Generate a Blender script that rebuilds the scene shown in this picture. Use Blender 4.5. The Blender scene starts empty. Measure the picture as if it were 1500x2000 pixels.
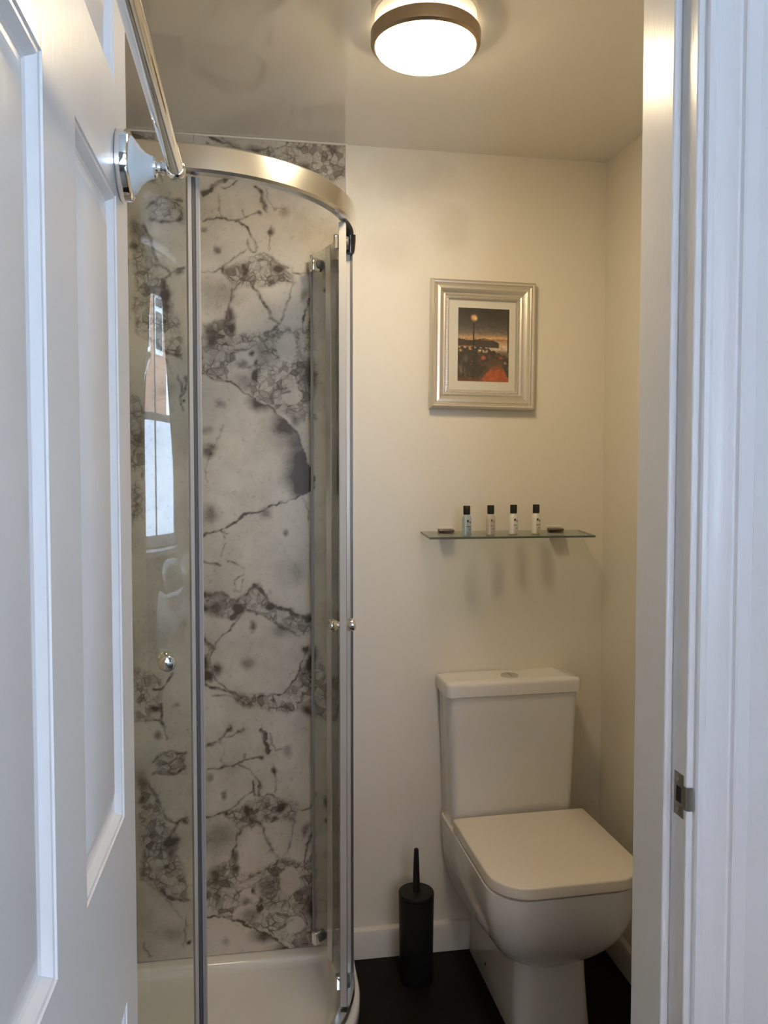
import bpy, bmesh, math, random
import numpy as np
from math import sin, cos, pi, radians, sqrt, atan, tan, hypot
from mathutils import Vector, Matrix

# ------------------------------------------------------------------ camera, light, exposure
scene = bpy.context.scene
COL = scene.collection
CAM_H = 1.342
cam_d = bpy.data.cameras.new('camera')
cam = bpy.data.objects.new('camera', cam_d)
COL.objects.link(cam)
cam.location = (0, 0, CAM_H)
cam.rotation_euler = (radians(90) - atan(60 / 1500), 0, radians(-9.0))
cam_d.sensor_fit = 'VERTICAL'
cam_d.sensor_height = 24.0
cam_d.lens = 24.0 * 1500 / 2000
cam_d.clip_start = 0.02
scene.camera = cam

world = bpy.data.worlds.new('overcast_sky')
scene.world = world
world.use_nodes = True
bgn = world.node_tree.nodes['Background']
bgn.inputs['Color'].default_value = (0.62, 0.78, 1.0, 1)
bgn.inputs['Strength'].default_value = 16.5

scene.cycles.adaptive_threshold = 0.02
scene.cycles.max_bounces = 8
scene.cycles.diffuse_bounces = 4
scene.cycles.glossy_bounces = 4
scene.cycles.transmission_bounces = 4
scene.cycles.transparent_max_bounces = 16
scene.cycles.caustics_reflective = False
scene.cycles.caustics_refractive = False
scene.view_settings.view_transform = 'Standard'
scene.view_settings.look = 'None'
scene.view_settings.exposure = 0.55
scene.view_settings.gamma = 1.0
scene.view_settings.use_curve_mapping = False
LAMP = 45.0          # emission of the bathroom ceiling light's frosted dome
LAMP_COL = (1.0, 0.795, 0.50)

# ------------------------------------------------------------------ measurements (metres)
YB = 2.105           # face of the bathroom's back wall
XR = 0.978           # face of the right wall
XL = -0.52           # face of the left wall
ZC = 2.251           # ceiling height at the back wall
CS = tan(radians(2.5))   # the ceiling falls a little towards the door
YO = 0.95            # bedroom face of the partition with the doorway
YI = 1.077           # bathroom face of the partition
XJ0, XJ1 = -0.19, 0.5663     # door rebate, left and right
XS0, XS1 = -0.178, 0.5542    # door stop faces
HEAD = 2.09          # door head
ZT = 2.72            # bedroom ceiling
BX0, BX1, BY = -1.7, 2.3, -1.75   # bedroom
def zceil(y): return ZC - CS * (YB - y)

# ------------------------------------------------------------------ materials
def nodes(name):
    m = bpy.data.materials.new(name); m.use_nodes = True
    nt = m.node_tree
    return m, nt, nt.nodes['Principled BSDF']
def mat(name, col, rough=0.5, metal=0.0, bump=0.0, bscale=40.0, vary=0.0, vscale=6.0, stretch=(1, 1, 1), coat=0.0, emit=None, spec=0.5, ior=None):
    m, nt, b = nodes(name)
    b.inputs['Base Color'].default_value = (*col, 1)
    b.inputs['Roughness'].default_value = rough
    b.inputs['Metallic'].default_value = metal
    b.inputs['Specular IOR Level'].default_value = spec
    if ior: b.inputs['IOR'].default_value = ior
    if coat:
        b.inputs['Coat Weight'].default_value = coat; b.inputs['Coat Roughness'].default_value = 0.04
    if emit:
        b.inputs['Emission Color'].default_value = (*emit[0], 1); b.inputs['Emission Strength'].default_value = emit[1]
    tc = nt.nodes.new('ShaderNodeTexCoord'); mp = nt.nodes.new('ShaderNodeMapping')
    mp.inputs['Scale'].default_value = stretch
    nt.links.new(tc.outputs['Object'], mp.inputs['Vector'])
    if bump:
        n = nt.nodes.new('ShaderNodeTexNoise'); n.inputs['Scale'].default_value = bscale; n.inputs['Detail'].default_value = 4
        bp = nt.nodes.new('ShaderNodeBump'); bp.inputs['Strength'].default_value = bump; bp.inputs['Distance'].default_value = 0.002
        nt.links.new(mp.outputs[0], n.inputs['Vector']); nt.links.new(n.outputs['Fac'], bp.inputs['Height']); nt.links.new(bp.outputs[0], b.inputs['Normal'])
    if vary:
        n = nt.nodes.new('ShaderNodeTexNoise'); n.inputs['Scale'].default_value = vscale; n.inputs['Detail'].default_value = 5
        r = nt.nodes.new('ShaderNodeMix'); r.data_type = 'RGBA'
        r.inputs[6].default_value = (*[c * (1 - vary) for c in col], 1); r.inputs[7].default_value = (*[min(1, c * (1 + vary)) for c in col], 1)
        nt.links.new(mp.outputs[0], n.inputs['Vector']); nt.links.new(n.outputs['Fac'], r.inputs[0]); nt.links.new(r.outputs[2], b.inputs['Base Color'])
    return m
def glass(name, tint=(0.95, 0.975, 0.965), ior=1.5, rough=0.0):
    m, nt, b = nodes(name)
    nt.nodes.remove(b)
    t = nt.nodes.new('ShaderNodeBsdfTransparent'); t.inputs['Color'].default_value = (*tint, 1)
    g = nt.nodes.new('ShaderNodeBsdfGlossy'); g.inputs['Roughness'].default_value = rough
    # Schlick reflectance, the same from either side of a surface
    lw = nt.nodes.new('ShaderNodeLayerWeight'); lw.inputs['Blend'].default_value = 0.5
    pw_ = nt.nodes.new('ShaderNodeMath'); pw_.operation = 'POWER'; pw_.inputs[1].default_value = 5.0; nt.links.new(lw.outputs['Facing'], pw_.inputs[0])
    f0 = ((ior - 1) / (ior + 1)) ** 2
    f = nt.nodes.new('ShaderNodeMath'); f.operation = 'MULTIPLY_ADD'; f.inputs[1].default_value = 1 - f0; f.inputs[2].default_value = f0; nt.links.new(pw_.outputs[0], f.inputs[0])
    x = nt.nodes.new('ShaderNodeMixShader')
    nt.links.new(f.outputs[0], x.inputs['Fac']); nt.links.new(t.outputs[0], x.inputs[1]); nt.links.new(g.outputs[0], x.inputs[2])
    nt.links.new(x.outputs[0], nt.nodes['Material Output'].inputs['Surface'])
    return m

M = {}
M['gloss_white'] = mat('white_gloss_paint', (0.85, 0.835, 0.83), 0.30, bump=0.16, bscale=90, stretch=(1, 1, 0.35))
M['frame_white'] = mat('white_frame_paint', (0.84, 0.83, 0.82), 0.28, bump=0.22, bscale=420, stretch=(1, 1, 0.07), spec=0.35)
M['bedroom_wall'] = mat('bedroom_wall_paint', (0.80, 0.79, 0.77), 0.8, bump=0.35, bscale=120)
M['bedroom_far'] = mat('backlit_shade_bedroom_paint', (0.30, 0.28, 0.26), 0.85, bump=0.3, bscale=120)  # shade of the backlit window wall put into its colour
M['bedroom_side'] = mat('dimmed_bedroom_paint', (0.50, 0.48, 0.45), 0.85, bump=0.3, bscale=120)  # side walls darkened in colour to cut bounce light and glass haze
M['bath_wall_side'] = mat('bathroom_side_wall_paint', (0.77, 0.715, 0.605), 0.6, bump=0.12, bscale=70)
M['ceiling'] = mat('satin_ceiling_panel', (0.84, 0.80, 0.735), 0.035, bump=0.0, spec=0.5, ior=2.5)
M['bed_ceiling'] = mat('bedroom_ceiling_paint', (0.85, 0.85, 0.84), 0.9)
M['floor_dark'] = mat('dark_vinyl_floor', (0.006, 0.0042, 0.003), 0.6, bump=0.2, bscale=30, vary=0.3, vscale=8, spec=0.2)
M['carpet'] = mat('beige_carpet', (0.20, 0.18, 0.155), 0.95, bump=0.6, bscale=300)
M['skirting'] = mat('white_skirting_paint', (0.70, 0.66, 0.59), 0.3, bump=0.3, bscale=25)
M['chrome'] = mat('chrome', (0.86, 0.87, 0.88), 0.05, 1.0)
M['polished_alu'] = mat('polished_aluminium', (0.96, 0.96, 0.95), 0.20, 1.0)
M['satin_alu'] = mat('satin_aluminium', (0.72, 0.71, 0.69), 0.30, 1.0)
M['dark_seal'] = mat('dark_grey_seal', (0.10, 0.10, 0.105), 0.35)
M['grey_seal'] = mat('grey_plastic_seal', (0.34, 0.34, 0.35), 0.3)
M['clear_seal'] = mat('milky_plastic_seal', (0.50, 0.485, 0.455), 0.25)
M['ceramic'] = mat('white_ceramic', (0.74, 0.715, 0.68), 0.08, coat=0.4)
M['seat_plastic'] = mat('white_seat_plastic', (0.76, 0.69, 0.59), 0.16)
M['acrylic'] = mat('white_acrylic_tray', (0.80, 0.775, 0.725), 0.13)
M['brush_grey'] = mat('charcoal_plastic', (0.011, 0.011, 0.0095), 0.5, spec=0.25)
M['bronze'] = mat('brushed_bronze_metal', (0.46, 0.37, 0.27), 0.32, 1.0, bump=0.08, bscale=200)
M['dome'] = mat('lit_frosted_dome', (0.9, 0.9, 0.88), 0.3, emit=(LAMP_COL, LAMP))
M['backlit'] = mat('lit_translucent_base', (0.9, 0.88, 0.84), 0.4, emit=(LAMP_COL, 1.6))
M['silver_frame'] = mat('champagne_silver_frame', (0.74, 0.69, 0.60), 0.30, 0.75, bump=0.15, bscale=180)
M['mount'] = mat('cream_mount_card', (0.82, 0.78, 0.68), 0.9)
M['glass_shower'] = glass('shower_glass', (0.955, 0.975, 0.968))
M['glass_thin'] = glass('picture_glass', (0.985, 0.985, 0.98))
M['glass_shelf'] = glass('shelf_glass', (0.86, 0.90, 0.87))
M['glass_edge'] = mat('shelf_glass_edge', (0.10, 0.13, 0.11), 0.15)
M['glass_window'] = glass('window_glass', (0.98, 0.99, 0.99))
M['porcelain'] = mat('blue_white_porcelain', (0.80, 0.86, 0.88), 0.08, coat=0.5)
M['steel_dark'] = mat('tarnished_steel', (0.30, 0.27, 0.22), 0.38, 1.0, bump=0.2, bscale=90)
M['black_cap'] = mat('black_plastic_cap', (0.012, 0.010, 0.010), 0.45)
M['black_hole'] = mat('black_recess', (0.01, 0.01, 0.01), 0.8)
M['bracket'] = mat('dark_bronze_bracket', (0.22, 0.16, 0.13), 0.3, 0.8)
M['black_gloss'] = mat('dark_reflection_chrome', (0.012, 0.012, 0.012), 0.1)  # dark reflection in the chrome rail bracket, put into the colour
M['ink'] = mat('dark_label_ink', (0.06, 0.055, 0.05), 0.6)
M['linen'] = mat('white_bed_linen', (0.82, 0.83, 0.85), 0.9, bump=0.6, bscale=18)
M['curtain'] = mat('cream_curtain_fabric', (0.66, 0.64, 0.60), 0.9, bump=0.3, bscale=200)
M['wood'] = mat('bed_base_fabric', (0.40, 0.38, 0.36), 0.9)
M['pvc'] = mat('white_window_frame', (0.86, 0.87, 0.88), 0.35)
M['render_white'] = mat('white_render', (0.80, 0.80, 0.80), 0.9)
M['slate'] = mat('pale_slate_roof', (0.62, 0.63, 0.66), 0.7, vary=0.15, vscale=4)
M['dark_pane'] = mat('dark_window_pane', (0.05, 0.06, 0.07), 0.08)

def brick_mat():
    m, nt, b = nodes('red_brickwork')
    tc = nt.nodes.new('ShaderNodeTexCoord'); mp = nt.nodes.new('ShaderNodeMapping'); mp.inputs['Rotation'].default_value = (radians(90), 0, 0)
    br = nt.nodes.new('ShaderNodeTexBrick'); br.inputs['Scale'].default_value = 4.0
    br.inputs['Color1'].default_value = (0.42, 0.20, 0.12, 1); br.inputs['Color2'].default_value = (0.52, 0.27, 0.17, 1); br.inputs['Mortar'].default_value = (0.55, 0.48, 0.42, 1)
    br.inputs['Mortar Size'].default_value = 0.012
    nt.links.new(tc.outputs['Object'], mp.inputs['Vector']); nt.links.new(mp.outputs[0], br.inputs['Vector']); nt.links.new(br.outputs['Color'], b.inputs['Base Color'])
    b.inputs['Roughness'].default_value = 0.9
    return m
M['brick'] = brick_mat()

def back_wall_mat():
    # warm white paint with three faint repainted / damp patches
    m, nt, b = nodes('back_wall_paint')
    L = nt.links.new
    tc = nt.nodes.new('ShaderNodeTexCoord')
    col = None
    base = nt.nodes.new('ShaderNodeRGB'); base.outputs[0].default_value = (0.78, 0.725, 0.615, 1); col = base.outputs[0]
    ns = nt.nodes.new('ShaderNodeTexNoise'); ns.inputs['Scale'].default_value = 14; ns.inputs['Detail'].default_value = 4
    L(tc.outputs['Object'], ns.inputs['Vector'])
    for (x, z, rx, rz, k) in ((0.43, 2.17, 0.16, 0.07, 0.75), (0.525, 2.04, 0.07, 0.09, 0.7), (0.35, 1.965, 0.08, 0.06, 0.6)):
        mp = nt.nodes.new('ShaderNodeMapping'); mp.inputs['Location'].default_value = (-x / rx, 0, -z / rz); mp.inputs['Scale'].default_value = (1 / rx, 0, 1 / rz)
        L(tc.outputs['Object'], mp.inputs['Vector'])
        ln = nt.nodes.new('ShaderNodeVectorMath'); ln.operation = 'LENGTH'; L(mp.outputs[0], ln.inputs[0])
        ad = nt.nodes.new('ShaderNodeMath'); ad.operation = 'MULTIPLY_ADD'; L(ns.outputs['Fac'], ad.inputs[0]); ad.inputs[1].default_value = 1.4; ad.inputs[2].default_value = -0.7
        ad2 = nt.nodes.new('ShaderNodeMath'); ad2.operation = 'ADD'; L(ln.outputs['Value'], ad2.inputs[0]); L(ad.outputs[0], ad2.inputs[1])
        mr = nt.nodes.new('ShaderNodeMapRange'); mr.inputs['From Min'].default_value = 0.35; mr.inputs['From Max'].default_value = 1.1; mr.inputs['To Min'].default_value = k; mr.inputs['To Max'].default_value = 0
        L(ad2.outputs[0], mr.inputs['Value'])
        mx = nt.nodes.new('ShaderNodeMix'); mx.data_type = 'RGBA'; L(mr.outputs[0], mx.inputs[0]); L(col, mx.inputs[6]); mx.inputs[7].default_value = (0.67, 0.605, 0.49, 1)
        col = mx.outputs[2]
    L(col, b.inputs['Base Color'])
    b.inputs['Roughness'].default_value = 0.55
    n2 = nt.nodes.new('ShaderNodeTexNoise'); n2.inputs['Scale'].default_value = 60; n2.inputs['Detail'].default_value = 4; L(tc.outputs['Object'], n2.inputs['Vector'])
    bp = nt.nodes.new('ShaderNodeBump'); bp.inputs['Strength'].default_value = 0.12; bp.inputs['Distance'].default_value = 0.002
    L(n2.outputs['Fac'], bp.inputs['Height']); L(bp.outputs[0], b.inputs['Normal'])
    return m
M['back_wall'] = back_wall_mat()

def marble_mat():
    # pigment: traced veins, crowded patches and smoky blots come as an attribute of the panel, the fine network is Voronoi
    m, nt, b = nodes('breccia_marble_laminate')
    L = nt.links.new
    def N(t, **k):
        n = nt.nodes.new(t)
        for a, v in k.items(): setattr(n, a, v)
        return n
    def math_(op, a, c, clamp=False):
        n = N('ShaderNodeMath', operation=op); n.use_clamp = clamp
        for i, v in enumerate((a, c)):
            if isinstance(v, (int, float)): n.inputs[i].default_value = v
            elif v is not None: L(v, n.inputs[i])
        return n.outputs[0]
    at = N('ShaderNodeAttribute', attribute_name='marble'); sp = N('ShaderNodeSeparateColor'); L(at.outputs['Color'], sp.inputs[0])
    tc = N('ShaderNodeTexCoord')
    nz = N('ShaderNodeTexNoise'); nz.inputs['Scale'].default_value = 18; nz.inputs['Detail'].default_value = 1; L(tc.outputs['Object'], nz.inputs['Vector'])
    sub = N('ShaderNodeVectorMath', operation='SUBTRACT'); L(nz.outputs['Color'], sub.inputs[0]); sub.inputs[1].default_value = (0.5, 0.5, 0.5)
    sc = N('ShaderNodeVectorMath', operation='SCALE'); L(sub.outputs[0], sc.inputs[0]); sc.inputs['Scale'].default_value = 0.040
    ad = N('ShaderNodeVectorMath', operation='ADD'); L(tc.outputs['Object'], ad.inputs[0]); L(sc.outputs[0], ad.inputs[1])
    def net(scale, w):
        v = N('ShaderNodeTexVoronoi', feature='DISTANCE_TO_EDGE'); v.inputs['Scale'].default_value = scale; L(ad.outputs[0], v.inputs['Vector'])
        r = N('ShaderNodeMapRange'); r.inputs['From Min'].default_value = 0; r.inputs['From Max'].default_value = w; r.inputs['To Min'].default_value = 1; r.inputs['To Max'].default_value = 0
        L(v.outputs['Distance'], r.inputs['Value']); return r.outputs[0]
    wv = N('ShaderNodeTexNoise'); wv.inputs['Scale'].default_value = 30; wv.inputs['Detail'].default_value = 3; L(tc.outputs['Object'], wv.inputs['Vector'])
    strength = N('ShaderNodeMapRange'); strength.inputs['From Min'].default_value = 0.38; strength.inputs['From Max'].default_value = 0.62; strength.inputs['To Min'].default_value = 0.12; strength.inputs['To Max'].default_value = 1.0
    L(wv.outputs['Fac'], strength.inputs['Value'])
    n1 = math_('MULTIPLY', net(56, 0.19), 1.0); n2 = math_('MULTIPLY', net(118, 0.20), 0.6)
    nn = math_('MAXIMUM', n1, n2)
    pb = N('ShaderNodeTexVoronoi'); pb.inputs['Scale'].default_value = 56; L(ad.outputs[0], pb.inputs['Vector'])
    ps = N('ShaderNodeSeparateColor'); L(pb.outputs['Color'], ps.inputs[0])
    pr_ = N('ShaderNodeMapRange'); pr_.inputs['From Min'].default_value = 0.55; pr_.inputs['From Max'].default_value = 1.0; pr_.inputs['To Min'].default_value = 0; pr_.inputs['To Max'].default_value = 0.55
    L(ps.outputs[0], pr_.inputs['Value']); pebble = math_('MULTIPLY', pr_.outputs[0], sp.outputs[1])
    nn = math_('MULTIPLY', nn, strength.outputs[0])
    busy = math_('MULTIPLY', nn, sp.outputs[1])
    # broad cloudiness and faint hairlines over all plates
    cl = N('ShaderNodeTexNoise'); cl.inputs['Scale'].default_value = 7; cl.inputs['Detail'].default_value = 6; cl.inputs['Roughness'].default_value = 0.62; L(tc.outputs['Object'], cl.inputs['Vector'])
    cr = N('ShaderNodeMapRange'); cr.inputs['From Min'].default_value = 0.42; cr.inputs['From Max'].default_value = 0.75; cr.inputs['To Min'].default_value = 0; cr.inputs['To Max'].default_value = 0.42
    L(cl.outputs['Fac'], cr.inputs['Value'])
    hs = N('ShaderNodeTexNoise'); hs.inputs['Scale'].default_value = 75; hs.inputs['Detail'].default_value = 3; L(tc.outputs['Object'], hs.inputs['Vector'])
    hr = N('ShaderNodeMapRange'); hr.inputs['From Min'].default_value = 0.60; hr.inputs['From Max'].default_value = 0.74; hr.inputs['To Min'].default_value = 0; hr.inputs['To Max'].default_value = 0.20
    L(hs.outputs['Fac'], hr.inputs['Value'])
    tex = N('ShaderNodeMapRange'); tex.inputs['From Min'].default_value = 0.3; tex.inputs['From Max'].default_value = 0.7; tex.inputs['To Min'].default_value = 0.55; tex.inputs['To Max'].default_value = 1.15
    L(hs.outputs['Fac'], tex.inputs['Value'])
    vein = math_('MULTIPLY', math_('MULTIPLY', sp.outputs[0], 1.45), tex.outputs[0], True)
    dark = math_('MAXIMUM', vein, busy)
    grey = math_('ADD', math_('MAXIMUM', math_('MULTIPLY', sp.outputs[2], 1.3), pebble), math_('ADD', cr.outputs[0], math_('ADD', hr.outputs[0], math_('MULTIPLY', sp.outputs[1], 0.10))), True)
    m1 = N('ShaderNodeMix', data_type='RGBA'); m1.inputs[6].default_value = (0.60, 0.548, 0.455, 1); m1.inputs[7].default_value = (0.085, 0.066, 0.049, 1); L(grey, m1.inputs[0])
    m2 = N('ShaderNodeMix', data_type='RGBA'); L(m1.outputs[2], m2.inputs[6]); m2.inputs[7].default_value = (0.080, 0.062, 0.045, 1)
    L(math_('MULTIPLY', dark, 0.92, True), m2.inputs[0])
    L(m2.outputs[2], b.inputs['Base Color'])
    b.inputs['Roughness'].default_value = 0.38; b.inputs['Specular IOR Level'].default_value = 0.22
    return m
M['marble'] = marble_mat()

def attr_mat(name, attr, rough=0.6):
    m, nt, b = nodes(name)
    at = nt.nodes.new('ShaderNodeAttribute'); at.attribute_name = attr
    nt.links.new(at.outputs['Color'], b.inputs['Base Color']); b.inputs['Roughness'].default_value = rough
    return m
M['print'] = attr_mat('dusk_promenade_print', 'ink')

# ------------------------------------------------------------------ object helpers
def tag(o, label=None, cat=None, group=None, kind=None):
    if label: o['label'] = label
    if cat: o['category'] = cat
    if group: o['group'] = group
    if kind: o['kind'] = kind
    return o
def obj(name, verts, faces, m, parent=None, smooth=False, mats=None, fm=None):
    me = bpy.data.meshes.new(name)
    me.from_pydata([tuple(v) for v in verts], [], faces); me.update()
    if smooth:
        for p in me.polygons: p.use_smooth = True
    for k in (mats or [m]): me.materials.append(M[k])
    if fm:
        for p, i in zip(me.polygons, fm): p.material_index = i
    o = bpy.data.objects.new(name, me); COL.objects.link(o)
    if parent: o.parent = parent
    return o
def fix_normals(o):
    bm = bmesh.new(); bm.from_mesh(o.data); bmesh.ops.recalc_face_normals(bm, faces=bm.faces); bm.to_mesh(o.data); bm.free(); return o
def empty(name, loc=(0, 0, 0), rz=0.0, parent=None):
    o = bpy.data.objects.new(name, None); COL.objects.link(o); o.location = loc; o.rotation_euler = (0, 0, rz); o.empty_display_size = 0.05
    if parent: o.parent = parent
    return o
class MB:
    def __init__(s): s.v = []; s.f = []
    def add(s, v, f):
        n = len(s.v); s.v += [tuple(p) for p in v]; s.f += [tuple(i + n for i in q) for q in f]; return s
    def box(s, x0, x1, y0, y1, z0, z1):
        return s.add([(x0, y0, z0), (x1, y0, z0), (x1, y1, z0), (x0, y1, z0), (x0, y0, z1), (x1, y0, z1), (x1, y1, z1), (x0, y1, z1)],
                     [(0, 3, 2, 1), (4, 5, 6, 7), (0, 1, 5, 4), (1, 2, 6, 5), (2, 3, 7, 6), (3, 0, 4, 7)])
    def rings(s, rings, close=True, cap0=True, cap1=True):
        n = len(rings[0]); v = [p for r in rings for p in r]; f = []
        for i in range(len(rings) - 1):
            for j in range(n if close else n - 1):
                k = (j + 1) % n; f.append((i * n + j, i * n + k, (i + 1) * n + k, (i + 1) * n + j))
        if close and cap0: f.append(tuple(range(n - 1, -1, -1)))
        if close and cap1: f.append(tuple((len(rings) - 1) * n + j for j in range(n)))
        return s.add(v, f)
    def lathe(s, prof, n=32, axis='z', c=(0, 0, 0), cap0=True, cap1=True):
        R = []
        for r, h in prof:
            ring = []
            for j in range(n):
                a = 2 * pi * j / n; p = (r * cos(a), r * sin(a), h)
                if axis == 'x': p = (h, r * cos(a), r * sin(a))
                if axis == 'y': p = (r * sin(a), h, r * cos(a))
                ring.append((p[0] + c[0], p[1] + c[1], p[2] + c[2]))
            R.append(ring)
        return s.rings(R, True, cap0, cap1)
    def tube(s, pts, r, n=16):
        pts = [Vector(p) for p in pts]; R = []
        for i, p in enumerate(pts):
            t = (pts[min(i + 1, len(pts) - 1)] - pts[max(i - 1, 0)]).normalized()
            a = t.cross(Vector((0, 0, 1)) if abs(t.z) < 0.9 else Vector((1, 0, 0))).normalized(); c = t.cross(a)
            rr = r[i] if isinstance(r, (list, tuple)) else r
            R.append([p + rr * (cos(2 * pi * j / n) * a + sin(2 * pi * j / n) * c) for j in range(n)])
        return s.rings(R)
    def build(s, name, m, parent=None, smooth=False, bevel=0.0, seg=2, auto=None, **k):
        o = fix_normals(obj(name, s.v, s.f, m, parent, smooth, **k))
        if bevel:
            b = o.modifiers.new('edge', 'BEVEL'); b.width = bevel; b.segments = seg; b.limit_method = 'ANGLE'; b.angle_limit = radians(40); b.harden_normals = False
            for p in o.data.polygons: p.use_smooth = True
            auto = auto or 40
        if auto:
            for p in o.data.polygons: p.use_smooth = True
            o.data.set_sharp_from_angle(angle=radians(auto))
        return o
def box(name, x0, x1, y0, y1, z0, z1, m, parent=None, bevel=0.0, seg=2):
    return MB().box(x0, x1, y0, y1, z0, z1).build(name, m, parent, bevel=bevel, seg=seg)

# ------------------------------------------------------------------ room shell
def wall(name, mb, m, label): 
    o = mb.build(name, m); tag(o, label, 'wall', kind='structure'); return o
o = MB().box(XL - 0.1, XR + 0.1, YO, YB + 0.1, -0.05, 0.0).build('floor', 'floor_dark'); tag(o, 'very dark brown bathroom floor around the toilet', 'floor', kind='structure')
o = MB().box(BX0 - 0.1, BX1 + 0.1, BY - 0.1, YO, -0.05, 0.0).build('floor', 'carpet'); tag(o, 'beige carpet of the room outside the bathroom door', 'floor', kind='structure')
wall_back = wall('wall_back', MB().box(XL - 0.1, XR + 0.1, YB, YB + 0.1, 0, 2.45), 'back_wall', 'cream painted back wall with faint stains behind the toilet')
wall('wall_right', MB().box(XR, XR + 0.1, YI, YB, 0, 2.45), 'bath_wall_side', 'cream painted side wall right of the toilet')
wall('wall_left', MB().box(XL - 0.1, XL, YI, YB, 0, 2.45), 'bath_wall_side', 'side wall at the hidden left end of the shower')
JT = 0.03
wf = MB().box(BX0, XJ0 - JT, YO, YI, 0, ZT).box(XJ1 + JT, BX1, YO, YI, 0, ZT).box(XJ0 - JT, XJ1 + JT, YO, YI, HEAD + JT, ZT)
wall('wall_front', wf, 'bedroom_wall', 'white partition wall right of the moulded door frame')
cm = MB(); t = 0.06
y0, y1 = YI, YB
cm.add([(XL, y0, zceil(y0)), (XR, y0, zceil(y0)), (XR, y1, zceil(y1)), (XL, y1, zceil(y1)), (XL, y0, zceil(y0) + t), (XR, y0, zceil(y0) + t), (XR, y1, zceil(y1) + t), (XL, y1, zceil(y1) + t)],
       [(0, 1, 2, 3), (7, 6, 5, 4), (0, 4, 5, 1), (1, 5, 6, 2), (2, 6, 7, 3), (3, 7, 4, 0)])
o = cm.build('ceiling', 'ceiling'); tag(o, 'glossy beige bathroom ceiling reflecting the marble panel', 'ceiling', kind='structure')
o = MB().box(BX0 - 0.1, BX1 + 0.1, BY - 0.1, YI, ZT, ZT + 0.06).build('ceiling', 'bed_ceiling'); tag(o, 'white ceiling of the room outside the bathroom', 'ceiling', kind='structure')
# bedroom side walls and the window wall behind the camera
WX0, WX1, WZ0, WZ1 = -0.25, 1.45, 0.92, 2.58
wall('wall_bedroom_left', MB().box(BX0 - 0.1, BX0, BY, YO, 0, ZT), 'bedroom_side', 'darkened bedroom wall beyond the open door')
wall('wall_bedroom_right', MB().box(BX1, BX1 + 0.1, BY, YO, 0, ZT), 'bedroom_side', 'darkened bedroom wall on the far right')
wb = MB().box(BX0 - 0.1, WX0, BY - 0.2, BY, 0, ZT).box(WX1, BX1 + 0.1, BY - 0.2, BY, 0, ZT).box(WX0, WX1, BY - 0.2, BY, 0, WZ0).box(WX0, WX1, BY - 0.2, BY, WZ1, ZT)
wall('wall_bedroom_window', wb, 'bedroom_far', 'shade-darkened bedroom wall around the tall window mirrored in the shower glass')

# skirting boards: a plain board with a rounded top edge
def skirting(name, p0, p1, nrm, label):
    p0, p1, n = Vector(p0), Vector(p1), Vector(nrm)
    prof = [(0, 0), (0.016, 0), (0.016, 0.070), (0.013, 0.078), (0.006, 0.082), (0, 0.083)]
    R = [[p + n * d + Vector((0, 0, z)) for d, z in prof] for p in (p0, p1)]
    o = MB().rings(R).build(name, 'skirting', auto=35); tag(o, label, 'skirting board', kind='structure'); return o
skirting('baseboard_back', (0.245, YB, 0), (XR, YB, 0), (0, -1, 0), 'white painted skirting board behind toilet brush')
skirting('baseboard_right', (XR, YI, 0), (XR, YB - 0.016, 0), (-1, 0, 0), 'skirting board on the side wall beside the toilet')

# ------------------------------------------------------------------ marble-effect shower panels on the back wall
PER = 1.4635   # the printed pattern repeats
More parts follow.
